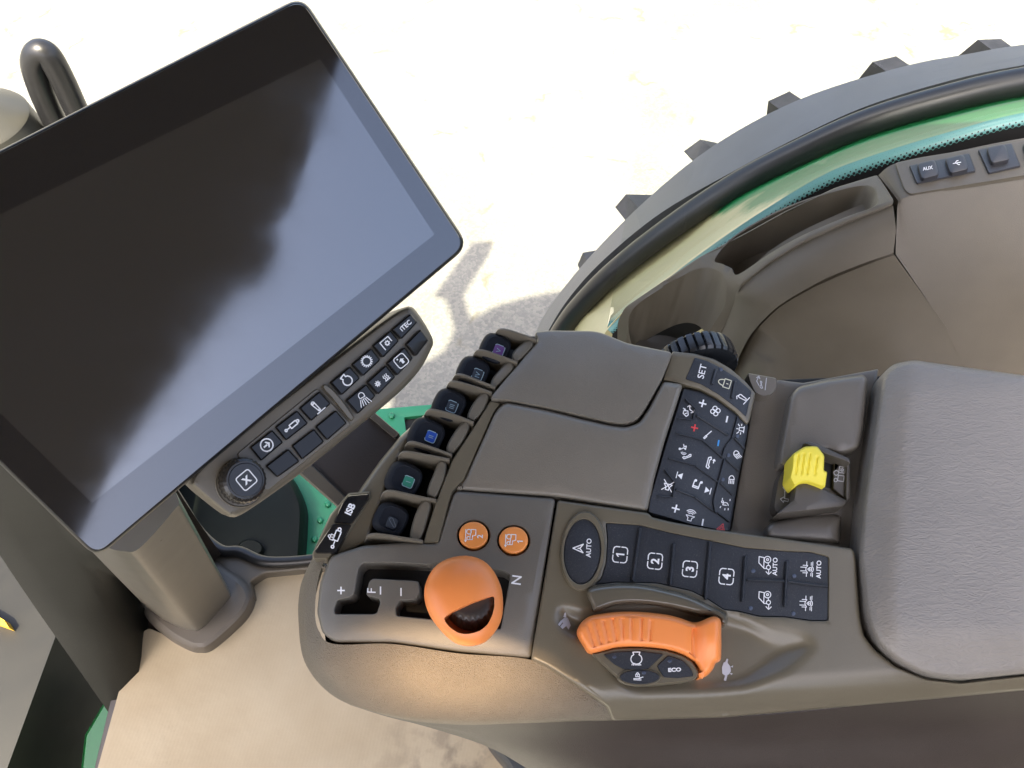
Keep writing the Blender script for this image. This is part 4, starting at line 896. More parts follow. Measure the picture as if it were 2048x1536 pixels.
for c, r, lc, lm, num, tab, lab in LEV:
    (cx, cy), = z4([c]); rp = r*.3125*1.08; out = circ(cx, cy, rp*1.04, rp*1.0, 0, 36)
    H = lambda x, y, cx=cx, cy=cy, rp=rp: -3-16*min(1, (((x-cx)/rp)**2+((y-cy)/rp)**2))**1.6-.05*(cx-x)*0
    base_ = circ(cx-rp*.18, cy-rp*.03, rp*1.08, rp*1.12, 0, 36)
    # tapered stalk under the dome so that the lever reads as one moulded thumb piece
    V = []; Fc = []; n_ = 36
    RR = [(.9, -32, 0, 0), (1.0, -22, -.06, .02), (1.12, -15, -.12, .05), (1.18, -11, -.13, .05), (1.16, -8, -.11, .04), (1.08, -5.8, -.07, .03), (.98, -4.6, -.02, .01), (.86, -4.0, .03, .01), (.82, -4.6, .05, .02), (.3, -5.2, .06, .03)]
    for kx, h_, dx, dy in RR:
        se = [(abs(math.cos(t_))**3+abs(math.sin(t_))**3)**(-1/3) for t_ in [2*math.pi*i/n_ for i in range(n_)]]
        V += [CP(cx+dx*rp+rp*kx*se[i]*.97*math.cos(2*math.pi*i/n_+R(25)), cy+dy*rp+rp*kx*se[i]*.93*math.sin(2*math.pi*i/n_+R(25)), h_) for i in range(n_)]
    for k in range(len(RR)-1): Fc += [(k*n_+i, k*n_+(i+1) % n_, (k+1)*n_+(i+1) % n_, (k+1)*n_+i) for i in range(n_)]
    Fc.append(tuple((len(RR)-1)*n_+i for i in range(n_)))
    lv = mesh_obj('lever', V, Fc, KNB, co, 28, label=lab)
    (lx, ly), = z4([lc]); s_ = 11.5
    slab('lever_label', [xf(q, (lx, ly), s_, 68) for q in rr(.95, .9, .45)], -3.6, .8, lm, lv, bev=((0, -.2), (.6, 0)))
    edge = mat('label_edge', (.28, .38, .42), .5)
    if num:
        icon(lv, [[xy for xy in rr(.95, .9, .4)[:5]]+[xy for xy in rr(.95, .9, .4)[5:8]], rr(.95, .9, .4)[9:14], rr(.95, .9, .4)[15:]+[rr(.95, .9, .4)[0]]], (lx, ly), s_, 68, -3.3, 1.5, m=edge)
        text(lv, num, (lx, ly), 9.5, 72, -3.3, m=edge, bold=0)
    else:
        icon(lv, [closed([(x, y) for x, y in arc(0, .6, .3, 180, 0, 6)]+[(x, y) for x, y in arc(0, -.6, .2, 0, -180, 6)])], (lx+2, ly), 12, 25, -3.3, 1.4, m=DIMP)
    tb = z4(tab)
    slab('lever_tab', cat(tb, 4), lambda x, y: 0, 22, FINM, lv, bev=((0, -4), (1, -2), (2.5, -.6), (4, 0)))

# ---- monitor bracket dropping to the console
br = thing('display_bracket', 'dark brown bracket joining the key bar to the console nose', 'bracket', CP(720, 900, -80))
BP = Pl(CP(720, 900, -70), (0.1, -.25, 1))
slab('bracket_plate', rnd([(590, 930), (700, 800), (742, 830), (798, 876), (860, 820), (800, 920), (713, 1000), (686, 1004)], 4), 0, 12, mat('bracket_brown', (.045, .037, .032), .5, .2), br, P=BP)
slab('bracket_edge', rnd([(592, 940), (622, 928), (694, 996), (682, 1018)], 3), 3, 14, TRIM, br, P=BP, bev=((0, -2), (2, 0)))
slab('bracket_edge', rnd([(736, 832), (744, 820), (800, 868), (790, 878)], 2), 3, 14, TRIM, br, P=BP, bev=((0, -2), (1.5, 0)))

# ---- olive control shell with the throttle dish
shell = rnd([(1115, 1000), (1297, 1026), (1303, 1034), (1344, 1044), (1416, 1057), (1706, 1097), (1711, 1115), (1720, 1235), (1727, 1270), (1748, 1298), (1790, 1333), (1850, 1358), (1920, 1366), (2060, 1350), (2400, 1325), (2400, 1350), (2060, 1379), (1880, 1396), (1678, 1414), (1450, 1434), (1226, 1440), (1215, 1412), (1142, 1362), (1092, 1331), (1062, 1318)], 7, 4)
dish = cat([(1112, 1215), (1130, 1205), (1180, 1215), (1250, 1215), (1400, 1205), (1460, 1222), (1530, 1240), (1600, 1255), (1628, 1272), (1634, 1300), (1600, 1335), (1560, 1362), (1500, 1383), (1420, 1392), (1330, 1393), (1255, 1388), (1215, 1345), (1180, 1300), (1130, 1275), (1108, 1245)], 3)
def HS(x, y):
    edge = 1440-(x-1226)*.055
    t = 1-min(1, max(0, (edge-y)/75)); h = -24*t*t
    if inside(x, y, dish):
        d = dist_poly(x, y, dish); h -= 8.5*sm(d/(34+26*sm((x-1480)/80)))
    return h
KP = z1([(500, 248), (700, 262), (900, 310), (1100, 350), (1320, 395), (1560, 415), (1700, 420), (1808, 448), (1805, 825), (1700, 825), (1550, 803), (1400, 800), (1280, 770), (1190, 760), (1100, 700), (1000, 650), (800, 605), (560, 600), (430, 615), (474, 575), (502, 480), (510, 350)])
KP = rnd(KP, 6, 3)
ov_ = circ(1167, 1103.5, 37, 66, -8+8)
sh = slab('control_shell', shell, HS, 8, OLIVE, co, grid=9, holes=[KP], hdep=7, bev=((0, -2.6), (1, -1.2), (2.5, -.3), (5, 0)), angle=50)
# keypad
def HK(x, y):
    h = -1.2
    return h
kp = slab('rubber_keypad', inset(KP, .5), HK, 4, RUB, co, bev=((0, -1), (1.5, 0)), label='black rubber keypad with numbered keys')
ribs = [((705, 278), (660, 592), 17), ((902, 372), (880, 612), 17), ((1115, 360), (1085, 700), 19), ((1322, 442), (1303, 712), 17), ((1565, 472), (1551, 742), 17), ((1330, 582), (1550, 590), 13), ((1566, 592), (1800, 622), 17)]
def bar(name, a, b, wd, h, m, par, P=None, th=2.5, bev=((0, -1.2), (.8, -.4), (2, 0))):
    a, b = Vector(a), Vector(b); d = (b-a).normalized(); nn = Vector((-d.y, d.x))*wd*.5
    return slab(name, rnd([tuple(a+nn), tuple(b+nn), tuple(b-nn), tuple(a-nn)], wd*.4), h, th, m, par, P=P, bev=bev)
for a, b, wd in ribs: bar('key_rib', z1([a])[0], z1([b])[0], wd*.3418, 1.6, RUB, kp)
def boxed(par, ch, c, ang=84, s=15.5, cap=17, h=-.9, m=None):
    r_ = rr(1, .92, .35); g_ = 4
    segs = [r_[1:4]+r_[4:6]+r_[6:8], r_[8:12], r_[12:19], r_[19:]+r_[:1]]
    R2 = rnd([(-1, -.92), (1, -.92), (1, .92), (-1, .92)], .4, 4)
    L = [[(-.75, .92), (.75, .92)], [(-.75, -.92), (.75, -.92)]]
    L = []
    for sx in (1, -1): L.append([(sx*.12, .92), (sx*.65, .92), (sx*.9, .8), (sx, .6), (sx, .1)]); L.append([(sx*.12, -.92), (sx*.65, -.92), (sx*.9, -.8), (sx, -.6), (sx, -.1)])
    icon(par, L, c, s, ang, h, 2.1, m=m); text(par, ch, c, cap, ang, h, bold=.035, m=m)
for ch, c in (('1', (586, 437)), ('2', (790, 475)), ('3', (994, 521)), ('4', (1208, 565))): boxed(kp, ch, z1([c])[0])
TR = [closed([(-.1, .35), (-.1, .9), (.75, .95), (.7, .25)]), arc(.62, -.25, .42, 0, 360, 18), arc(.62, -.25, .12, 0, 360, 8), arc(-.45, -.42, .26, 0, 360, 12), [(-.1, .35), (-.25, .35), (-.3, -.2)], [(-.2, -.42), (.2, -.4)]]
TR = [closed([(.05, .95), (.85, .95), (.75, .3), (-.6, .3), (-.6, -.1), (.2, -.15)][:4]), arc(.5, -.15, .42, 0, 360, 18), arc(.5, -.15, .14, 0, 360, 8), arc(-.5, -.3, .27, 0, 360, 12), [(-.65, .3), (-.65, -.1)], [(-.25, -.3), (.1, -.25)]]
ARW = [[(-.75, -.35), (-1.25, -.35)], [(-1.05, -.7), (-1.4, -.35), (-1.05, 0)]]
A1 = 88
for c, au in (((1435, 500), True), ((1435, 705), False)):
    q = z1([c])[0]; icon(kp, TR+ARW, (q[0]+2, q[1]-4), 15.5, A1, -.9, 1.7)
    if au: text(kp, 'AUTO', z1([(1492, 507)])[0], 9.5, A1, -.9, bold=.02)
DIF = [arc(0, -.1, .5, 35, 145, 8), arc(0, -.1, .5, 215, 325, 8), [(-1, .3), (-.5, .3)], [(-1, -.5), (-.5, -.5)], [(.5, .3), (1, .3)], [(.5, -.5), (1, -.5)], [(-.5, .15), (-.5, .8)], [(.5, .15), (.5, .8)], [(-.25, .4), (-.25, 1.1)], [(.25, .4), (.25, 1.1)], [(-.5, -.3), (-.9, -.3)], [(.5, -.3), (.9, -.3)]]+padlock(0, -.15, .22)
for c, au in (((1690, 522), True), ((1685, 722), False)):
    icon(kp, DIF, z1([c])[0], 15, A1, -.9, 1.5)
    if au: text(kp, 'AUTO', z1([(1748, 524)])[0], 9.5, A1, -.9, bold=.02)
LED = mat('indicator_lens', (.05, .065, .10), .3)
for c in ((1365, 532), (1605, 562), (1350, 750), (1600, 782)): slab('indicator', circ(*z1([c])[0], 4.2, n=16), -.7, .5, LED, kp, bev=((0, -.2), (.8, 0)))
# oval auto key
oc = (1165, 1103)
rim_ = slab('oval_rim', circ(1166, 1102, 45.5, 80, 4), 3.2, 9, OLIVE, co, holes=[circ(oc[0], oc[1], 37.5, 66, 4)], hdep=5, bev=((0, -2.2), (1, -1), (3, 0)))
ok_ = slab('oval_key', circ(oc[0], oc[1], 37, 65.5, 4), lambda x, y: 2.6-1.2*(((x-1165)/37)**2+((y-1103)/66)**2), 4, RUB, co, grid=9, bev=((0, -.6), (1, 0)), label='black oval key lettered AUTO')
hO = lambda x, y: 2.9-1.2*(((x-1165)/37)**2+((y-1103)/66)**2)
text(ok_, 'AUTO', z1([(402, 398)])[0], 10, 87, hO, bold=.02)
icon(ok_, [closed([(0, 1.2), (.75, -.6), (0, .0), (-.75, -.6)]), [(0, 0), (0, .35)]], z1([(350, 400)])[0], 11.5, 88, hO, 2.2)

# ---- ridge guard and orange throttle
slab('guard_ridge', cat(z1([(392, 690), (388, 650), (425, 622), (560, 604), (700, 607), (850, 635), (1000, 678), (1110, 730), (1195, 775), (1218, 800), (1210, 850), (1180, 850), (1150, 800), (1060, 790), (950, 765), (850, 745), (700, 728), (560, 735), (440, 775), (415, 735)]), 3), 9, 26, mat('shiny_olive', (.108, .094, .068), .2, .03, 900, .04, coat=.4), co, grid=9, bev=((0, -9), (1.5, -5), (4, -2.2), (8, -.6), (11, 0)), angle=60)
tout = cat(z1([(338, 880), (350, 845), (385, 810), (430, 790), (560, 772), (700, 771), (850, 786), (940, 808), (1010, 832), (1065, 822), (1120, 800), (1155, 803), (1176, 828), (1178, 900), (1178, 1020), (1170, 1058), (1145, 1074), (1128, 1110), (1090, 1148), (1036, 1166), (1046, 1122), (1010, 1062), (950, 1022), (850, 992), (700, 977), (560, 982), (420, 1016), (375, 970), (345, 915)]), 3)
grv = [((770, 805), (760, 968)), ((715, 802), (710, 960)), ((655, 800), (658, 960)), ((597, 805), (610, 962)), ((540, 808), (570, 965)), ((486, 815), (526, 970)), ((437, 825), (484, 985)), ((394, 840), (446, 1000))]
grv = [(Vector(z1([a])[0]), Vector(z1([b])[0])) for a, b in grv]
def HT(x, y):
    h = 15-.0006*(y-1260)**2*(1 if y < 1260 else 1.2)
    if x > 1370: h += 5*sm((x-1370)/60)*sm((1330-y)/60)
    if x < 1330:
        p = Vector((x, y))
        for a, b in grv:
            d = b-a; t = max(0, min(1, (p-a).dot(d)/d.length_squared)); r_ = (p-a-d*t).length
            if r_ < 3.2: h -= 1.3*(1-(r_/3.2)**2)
    if x > 1385:   # hollow before the end stop
        h -= 4*math.exp(-((x-1390)/16)**2)
    return h
slab('throttle_lever', tout, HT, 22, ORG, co, grid=3.4, bev=((0, -9), (1.5, -5), (4, -2), (8, -.5), (11, 0)), angle=65, label='orange ribbed hand throttle')
hub = slab('throttle_hub', rnd(z1([(418, 1016), (560, 983), (700, 978), (850, 993), (950, 1023), (1010, 1063), (1046, 1125), (1036, 1162), (960, 1182), (800, 1200), (690, 1205), (620, 1190), (560, 1145)]), 5, 3), 8, 18, OLIVE, co, bev=((0, -3), (1, -1.2), (3, 0)))
b1 = slab('key', rnd(z1([(486, 1020), (560, 1004), (700, 999), (842, 1018), (748, 1108), (700, 1115), (606, 1108), (545, 1075)]), 4), 9.2, 3, RUB, hub, bev=((0, -1), (1.5, 0)))
b2 = slab('key', rnd(z1([(866, 1024), (955, 1056), (1002, 1105), (1016, 1148), (925, 1160), (840, 1155), (812, 1110), (800, 1088)]), 4), 9.2, 3, RUB, hub, bev=((0, -1), (1.5, 0)))
b3 = slab('key', circ(*z1([(700, 1153)])[0], 40, 14.5), 10, 4, RUB, hub, bev=((0, -1), (1.5, 0)))
slab('key_ring', circ(*z1([(698, 1153)])[0], 44, 18), 9, 4, OLIVE, hub, bev=((0, -1), (1.5, 0)))
icon(b1, [[(-.55, 1), (.55, 1), (.4, .6), (.75, .35)]+arc(0, -.1, .85, 30, -210, 18, .75)+[(-.75, .35), (-.4, .6), (-.55, 1)]], z1([(681, 1045)])[0], 13, 0, 9.5, 2.0)
text(b1, 'n/min', z1([(681, 1078)])[0], 5.2, -1, 9.5, bold=.03, sx=1.25)
text(b2, 'ECO', z1([(905, 1110)])[0], 8.2, 3, 9.5, bold=.045, sx=1.25)
icon(b3, padlock(0, .4, .45)+[[(-1, -.5), (.9, -.6)], [(-1, -.8), (.9, -.9)], [(.3, -.4), (1.4, -.1)]], z1([(688, 1150)])[0], 8, 0, 10.3, 1.5)
for par, c in ((b1, (552, 1035)), (b2, (876, 1058)), (b3, (725, 1128))): slab('indicator', circ(*z1([c])[0], 4.2, 3.2, n=16), 10.4 if par is b3 else 9.6, .5, LED, par, bev=((0, -.2), (.8, 0)))
PRT = mat('shell_print', (.42, .42, .45), .5)
hSs = lambda x, y: HS(x, y)+.6
icon(sh, [], (1131, 1246), 15, 0, hSs, m=PRT, fills=[[(-.6, .3), (-.1, .75), (.3, .7), (.5, .2), (.7, -.3), (.4, -.9), (.1, -.4), (-.4, -.8), (-.7, -.5), (-.3, 0)], [(-.3, .8), (-.1, 1.4), (.05, 1.4), (.1, .75)], [(-.6, .35), (-1.0, -.2), (-.8, -.4), (-.4, .1)]], name='hare_mark')
icon(sh, [], (1452, 1341), 15, 0, hSs, m=PRT, fills=[[(-.55, .4), (-.3, 1.1), (.15, 1.1), (.6, .5), (.65, -.1), (.4, -.5), (-.1, -.7), (-.5, -.4)], [(-.1, 1.1), (.1, 1.6), (.3, 1.5), (.2, 1.0)], [(-.1, -.6), (-.3, -1.3), (0, -1.4), (.2, -.6)], [(.6, .5), (.95, .7), (.9, .4)], [(.5, -.3), (.9, -.4), (.7, -.6)]], name='tortoise_mark')

# ---- right keypad pod
def HP(x, y):
    u = (x-1300)+(y-900)*.28
    return -1-22*max(0, u/230)**1.8
pk = rnd(z2([(325, 455), (440, 480), (540, 530), (680, 630), (757, 705), (742, 800), (692, 1050), (632, 1412), (540, 1400), (380, 1368), (240, 1328), (88, 1285), (98, 1200), (200, 850)]), 4, 3)
pod = slab('climate_keypad', pk, lambda x, y: HP(x, y)-1.5, 8, RUB, co, grid=11, bev=((0, -1.4), (1.5, 0)), angle=60, label='black climate and audio keypad with symbols')
hp = lambda x, y: HP(x, y)-1.15
slab('pod_frame', rnd([(1345, 703), (1388, 707), (1428, 718), (1462, 738), (1492, 764), (1511, 787), (1499, 842), (1494, 850), (1468, 822), (1432, 795), (1399, 778), (1366, 769), (1326, 760)], 4, 3), lambda x, y: HP(x, y)+.5, 12, OLIVE, co, grid=12, bev=((0, -1.5), (1, -.5), (2.2, 0)), angle=60)
sk_ = slab('set_keypad', rnd(z2([(398, 250), (480, 272), (570, 318), (680, 385), (780, 474), (742, 648), (660, 575), (560, 500), (440, 430), (336, 396)]), 3, 3), lambda x, y: HP(x, y)+1.2, 3, RUB, co, grid=10, bev=((0, -.9), (1.2, 0)), angle=60, label='black keypad with SET and padlock symbols')
hs_ = lambda x, y: HP(x, y)+1.6
for a, b in (((545, 325), (515, 430)), ((672, 405), (648, 525))): bar('key_rib', z2([a])[0], z2([b])[0], 6, lambda x, y: HP(x, y)+3, RUB, sk_, th=3)
text(sk_, 'SET', z2([(448, 343)])[0], 13.5, 76, hs_, bold=.01)
icon(sk_, [closed([(-.7, -1), (.7, -1), (.7, .1), (-.7, .1)]), [(-.5, .1)]+arc(0, .1, .5, 180, 0, 8, .95)+[(.5, .1)], [(0, -.65), (0, -.35)]], z2([(598, 420)])[0], 12, 72, hs_, 1.8, m=mat('cream_print', (.62, .60, .45), .5))
icon(sk_, [closed(arc(-.1, .5, .3, 200, 0, 6)+arc(.2, -.5, .2, -10, -180, 6)), [(-.6, -1), (1, -.8)], [(-.9, .5), (-.6, .9), (-.3, .8)]], z2([(718, 520)])[0], 11, 40, hs_, 1.7)
# pad key edges (raised lips between keys)
for a, b, wd in (((410, 635), (625, 770), 7), ((275, 752), (450, 800), 5), ((450, 800), (590, 920), 5), ((225, 922), (400, 970), 5), ((400, 970), (560, 1085), 5), ((272, 1130), (400, 1180), 7), ((400, 1180), (525, 1275), 7),
                 ((690, 640), (650, 790), 4), ((605, 845), (580, 925), 4), ((600, 925), (525, 1210), 4), ((525, 1210), (540, 1290), 4), ((665, 785), (735, 860), 6), ((605, 925), (700, 1010), 6), ((570, 1085), (655, 1170), 6), ((550, 1285), (635, 1350), 6),
                 ((335, 525), (405, 590), 4), ((405, 590), (388, 662), 4), ((285, 655), (388, 665), 4), ((200, 1000), (270, 1085), 4), ((270, 1085), (255, 1180), 4), ((150, 1175), (255, 1185), 4), ((650, 790), (605, 845), 4)):
    bar('key_rib', z2([a])[0], z2([b])[0], wd*.62, lambda x, y: HP(x, y)+.4, RUB, pod, th=2.2)
RED = mat('red_print', (.65, .05, .05), .5); BLP = mat('blue_print', (.03, .25, .60), .5)
PL = [[(-1, 0), (1, 0)], [(0, -1), (0, 1)]]; MI = [[(-.9, 0), (.9, 0)]]
def zi(lines, c, s, ang, wd=2.4, m=None, fills=()): icon(pod, lines, z2([c])[0], s, ang, hp, wd, m=m, fills=fills)
zi(PL, (452, 557), 7, 75, 3); zi(MI, (614, 663), 6.5, 78, 3.2)
FAN = [closed(arc(.5*math.cos(a), .5*math.sin(a), .42, math.degrees(a)-150, math.degrees(a)+150, 10)+[(0, 0)]) for a in (0.4, 1.97, 3.54, 5.11)]
zi(FAN, (537, 608), 10.5, 75, 1.8)
zi([closed([(-1, .2), (-.6, .8), (-.1, .8), (0, .1), (-.7, -.1)]), [(-.6, .5), (-.4, .2)], [(.1, .8), (.1, .5)], [(.3, 1), (.2, .6)], [(0, -.9), (.3, -.2), (.9, 0)], [(.7, .3), (1, 0), (.8, -.3)], [(-.2, -.5), (0, -.9), (.4, -1)]], (357, 608), 11.5, 78, 1.8)
zi(PL, (398, 720), 6.5, 78, 3, RED); zi(MI, (557, 822), 6, 80, 3.2, BLP); zi([[(-.1, -1), (.1, .3)], [(-.1, .25), (0, .9)], [(.15, .25), (.2, .9)]], (484, 768), 11, 140, 2)
PHONE = [[(-1, .1), (-.8, .5), (.8, .5), (1, .1), (.6, 0), (.5, .2), (-.5, .2), (-.6, 0), (-1, .1)]]
zi([[(x, y) for x, y in PHONE[0]]], (345, 905), 9, 200, 1.8); zi([[(-.9, .9), (-.3, .2), (-.6, -.3), (.3, -.2), (0, .3), (.5, .6)], arc(-.9, 1.1, .2, 0, 360, 6)], (335, 848), 8, 70, 1.8); zi([arc(0, 0, .4, 20, 160, 5), arc(0, 0, .8, 20, 160, 6)], (327, 880), 7, 165, 1.4)
zi([[(x, y) for x, y in PHONE[0]], [(.1, -.5), (.7, -.5)], [(.5, -.3), (.75, -.5), (.5, -.7)]], (503, 955), 12, 75, 2)
zi([], (300, 1040), 7, 75, 2, fills=[[(-.9, -.7), (.9, -.7), (0, .7)][:3]]); zi([[(-.9, .9), (.9, .9)]], (300, 1040), 7, 75, 1.8)
zi([[(-.6, -.5), (-.6, .8), (.6, .8), (.6, -.5)], [(-.6, .5), (.6, .5)]], (412, 1095), 10, 160, 2.2, fills=[arc(-.8, -.6, .28, 0, 330, 8), arc(.4, -.6, .28, 0, 330, 8)])
zi([], (484, 1138), 7, 255, 2, fills=[[(-.9, -.7), (.9, -.7), (0, .7)]]); zi([[(-.9, .9), (.9, .9)]], (484, 1138), 7, 255, 1.8)
zi([closed([(-.8, -.3), (-.3, -.3), (.3, -.8), (.3, .8), (-.3, .3), (-.8, .3)]), [(-1, -1), (1, 1)], [(-1, 1), (1, -1)]], (220, 1107), 10.5, 75, 1.8)
zi(PL, (272, 1260), 7.5, 75, 3); zi(MI, (452, 1352), 7, 80, 3.2)
zi([closed([(-.9, -.35), (-.4, -.35), (.0, -.8), (.0, .8), (-.4, .35), (-.9, .35)]), arc(0, 0, .5, -50, 50, 6), arc(0, 0, .8, -50, 50, 7), arc(0, 0, 1.1, -50, 50, 8)], (370, 1308), 11, 75, 1.7)
BEAC = [closed([(-.4, -.5), (-.3, .5), (.3, .5), (.4, -.5)]), [(-.7, -.5), (.7, -.5)], [(0, .7), (0, 1.1)], [(.6, .5), (1, .9)], [(-.6, .5), (-1, .9)], [(.7, .1), (1.1, .1)], [(-.7, .1), (-1.1, .1)]]
zi(BEAC, (712, 730), 9.5, 82, 1.7)
LMP = [[(.1, -.6)]+arc(.1, 0, .6, -90, 90, 10, .6)+[(.1, .6), (.1, -.6)]]
def LM(k): return [closed([(-.1, -.55)]+arc(-.05, 0, .75, -90, 90, 10, .55)+[(-.1, .55)])]+[[(-.3, y), (-1, y-.35*k)] for y in (-.5, -.17, .17, .5)]
zi(LM(1), (678, 895), 9.5, 110, 1.7); zi(LM(0), (645, 1062), 9.5, 85, 1.7)
zi([[(-.2, -.2), (-.2, .2)]+arc(-.2, 0, .5, 90, -90, 6), [(-.5, .8), (-.8, .9)], [(.7, .7), (1, .7)], [(.7, -.7), (1, -.7)], [(-.8, 0), (-1.1, 0)], arc(.35, .6, .2, 0, 360, 6), [(-.7, -.6), (-1, -.6)]], (605, 1230), 11, 82, 1.7)
zi([closed([(-1, -.8), (1, -.8), (0, 1)]), closed([(-.45, -.5), (.45, -.5), (0, .35)])], (572, 1392), 8, 100, 1.6, RED)
for c in ((685, 775), (625, 903), (588, 1065), (575, 330)):
    slab('indicator', circ(*z2([c])[0], 3.6, n=12), lambda x, y: HP(x, y)-.9 if y > 760 else HP(x, y)+1.7, .5, LED, pod, bev=((0, -.2), (.8, 0)))
# ---- ribbed scroll drum on a sideways axle
dc = CP(1414, 692, 1)-CP.n*.040; ax = Vector((-.16, 1, 0)).normalized(); rad = .0375
u = Vector((0, 0, 1)); u = (u-ax*u.dot(ax)).normalized(); v = ax.cross(u)
V = []; Fc = []; nr = 30*6
for (rf, off_, groove) in ((.86, -.006, 0), (.95, -.0055, 0), (1.0, -.003, 1), (1.0, .010, 1), (.97, .0135, 1), (.88, .0145, 0), (.6, .0145, 0)):
    for i in range(nr):
        g_ = (-.0026 if i % 6 == 0 else 0)*groove; a = 2*math.pi*i/nr; r_ = rad*rf+g_; V.append(dc+u*math.cos(a)*r_+v*math.sin(a)*r_+ax*off_)
for k in range(6): Fc += [(k*nr+i, k*nr+(i+1) % nr, (k+1)*nr+(i+1) % nr, (k+1)*nr+i) for i in range(nr)]
Fc.append(tuple(range(nr))); Fc.append(tuple(6*nr+i for i in range(nr)))
mesh_obj('scroll_drum', V, Fc, mat('drum_plastic', (.016, .018, .022), .22, .05), co, 25, label='black ribbed scroll drum')

# ---- rear tray, block lid, PTO switch
TM = mat('tray_plastic', (.135, .122, .110), .30, .3, 1300, .06)
def HTr(x, y):
    t = sm((x-1500)/110); return -30+8*t+ (1-sm((x-1460)/70))*(-2)
slab('rear_tray', rnd([(1509, 772), (1558, 760), (1606, 766), (1757, 738), (1742, 842), (1722, 1046), (1711, 1102), (1600, 1086), (1440, 1068), (1461, 1060), (1480, 950), (1498, 850)], 4), HTr, 14, TM, co, grid=14, bev=((0, -2), (1, -.6), (2.5, 0)), angle=50)
ob = slab('swoosh_tab', rnd(zp([(143, 338), (333, 372), (330, 440), (300, 480), (240, 490), (190, 465), (160, 400)]), 6), -17, 14, TM, co, bev=((0, -2), (1.5, 0)))
icon(ob, [[(-1, -1), (1, -.6)], closed(arc(-.6, -.3, .3, 220, 40, 6)+arc(0, .1, .2, 40, -140, 6)), [(-.6, .2), (0, .8), (.8, .7)], [(.5, 1), (.9, .7), (.5, .4)]], zp([(232, 400)])[0], 12, 72, -16.7, 1.6, m=GRYP)
slab('block_lid', rnd(zp([(415, 488), (470, 425), (640, 385), (885, 348), (914, 380), (905, 520), (886, 700), (862, 822), (742, 864), (640, 830), (520, 900), (340, 942), (345, 860), (385, 650)]), 12, 5), lambda x, y: -9+3*sm((x-1560)/150)-4e-4*max(0, 800-y)**2, 16, TM, co, grid=13, bev=((0, -6), (1.5, -3.5), (4, -1.2), (8, 0)), angle=60)
slab('block_pad', rnd(zp([(262, 1400), (262, 1330), (300, 1295), (500, 1255), (700, 1232), (742, 1250), (740, 1442), (500, 1420)]), 9, 5), lambda x, y: -14-7*((y-1062)/35)**2, 10, TM, co, grid=9, bev=((0, -5), (1.5, -2.5), (4, -.8), (8, 0)), angle=60)
GM = mat('switch_guard_plastic', (.075, .066, .058), .42, .3, 1300, .05)
pto = slab('switch_base', rnd(zp([(322, 1240), (310, 1190), (340, 1010), (385, 950), (470, 905), (640, 860), (800, 905), (792, 1160), (760, 1180), (500, 1210)]), 6), -15, 10, GM, co, bev=((0, -2), (2, 0)), label='yellow rocker switch between raised guards')
slab('switch_well', rnd(zp([(600, 850), (700, 880), (690, 1085), (630, 1070), (560, 1030)]), 4), -14.6, 1, SLOT, pto)
for w_, hh in (([(325, 1245), (440, 1150), (450, 1070), (478, 1040), (520, 1032), (560, 1045), (785, 1158), (760, 1195), (520, 1222)], 0), ([(500, 790), (540, 778), (600, 800), (800, 888), (803, 925), (770, 905), (640, 860), (560, 815)], 2), ([(800, 890), (803, 1140), (775, 1165), (770, 1130), (775, 905)], -6)):
    slab('guard_wall', rnd(zp(w_), 4, 3), (lambda x, y: -2-6*sm((x-1640)/70)) if hh == 0 else hh-2, 20, GM, pto, bev=((0, -1.6), (1, -.5), (2.2, 0)), grid=12 if hh == 0 else 0, angle=50)
slab('symbol_plate', rnd(zp([(700, 880), (782, 910), (775, 1150), (690, 1080)]), 2), -11, 6, GM, pto)
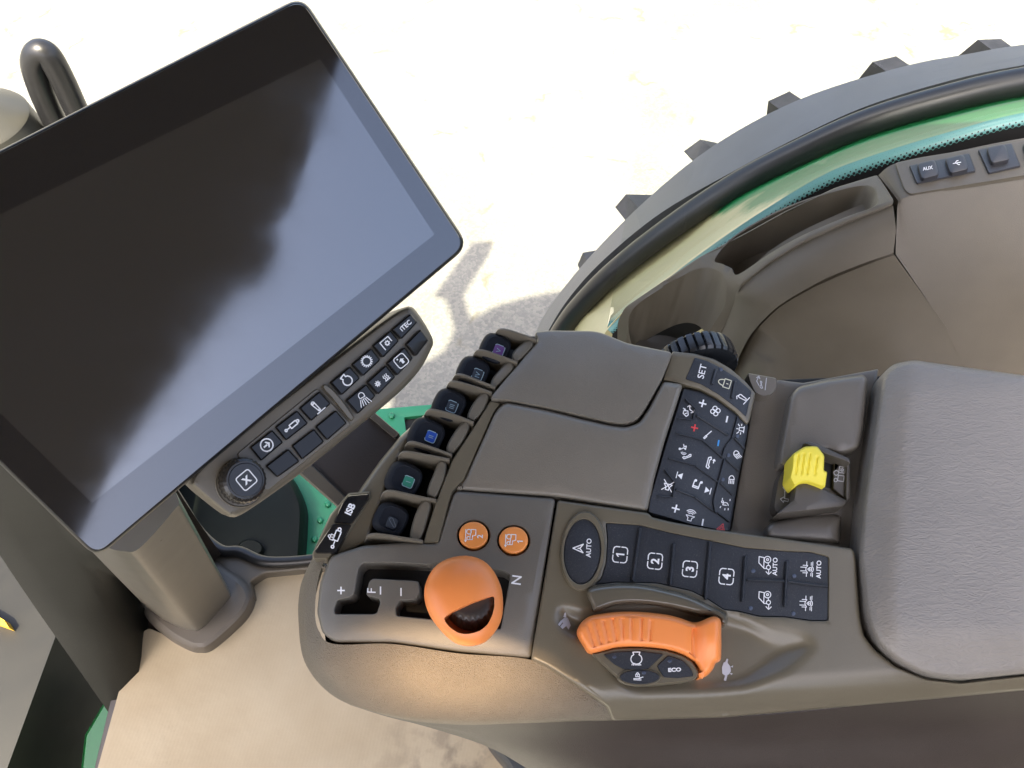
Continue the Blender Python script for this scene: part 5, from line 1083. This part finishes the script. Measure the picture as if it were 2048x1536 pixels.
icon(pto, [closed([(-.1, -.2), (-.1, .55), (.6, .55), (.6, -.2)][::-1])]+[arc(-.35, -.5, .3, 0, 360, 12), arc(.55, -.45, .22, 0, 360, 10)]+[closed([(-1.2, -.2), (-.45, -.2), (-.45, .55), (-1.2, .55)])]+gear(-.82, .18, .13, 6, .12), zp([(735, 1000)])[0], 16, 262, -10.6, 1.5, m=GRYP)
yo = rnd(zp([(432, 858), (510, 810), (590, 808), (636, 868), (632, 965), (655, 972), (640, 1075), (600, 1062), (530, 1036), (480, 1042), (447, 1072), (412, 1012), (428, 940)]), 5, 4)
yg = [(Vector(zp([a])[0]), Vector(zp([b])[0])) for a, b in (((468, 865), (452, 985)), ((505, 858), (488, 985)), ((543, 858), (525, 985)), ((590, 875), (572, 990)))]
def HY_(x, y):
    h = 4+6*sm((975-y)/70)
    p = Vector((x, y))
    for a, b in yg:
        d = b-a; t = max(0, min(1, (p-a).dot(d)/d.length_squared)); r_ = (p-a-d*t).length
        if r_ < 2.6: h -= 1.2*(1-(r_/2.6)**2)
    return h
slab('yellow_rocker', yo, HY_, 20, YEL, pto, grid=2.6, bev=((0, -2.5), (1, -1), (3, 0)), angle=50)
icon(pto, [arc(0, 0, .75, 60, 330, 12)], zp([(398, 1018)])[0], 9, 80, -14.6, 2.2, m=GRYP)
def arrow(c, ang): icon(pto, [closed([(-1, -.3), (.1, -.3), (.1, -.75), (1, 0), (.1, .75), (.1, .3), (-1, .3)])], zp([c])[0], 8, ang, -14.6, 1.6, m=GRYP)
arrow((390, 1070), 262); arrow((380, 1150), 170); icon(pto, [[(0, -1), (0, 1)]], zp([(382, 1118)])[0], 7, 0, -14.6, 1.8, m=GRYP)

# ---- padded armrest
pad = rnd([(1764, 748), (1786, 728), (1828, 720), (1860, 725), (2048, 751), (2400, 800), (2400, 1320), (2048, 1347), (1920, 1360), (1850, 1352), (1790, 1322), (1752, 1290), (1730, 1235), (1716, 1110), (1724, 1010), (1742, 890)], 26, 7)
def HA(x, y):
    xr = 1830-.08*(y-720)+ (0 if y < 1200 else .2*(y-1200))
    return 18-13*sm((xr-x)/95)-10*sm((y-1235)/120)**1.3-5*sm((790-y)/70)
slab('armrest_pad', pad, HA, 45, LEA, co, grid=13, bev=((0, -9), (1.5, -5.5), (4, -2.6), (8, -.8), (12, 0)), angle=80, label='padded taupe vinyl armrest')
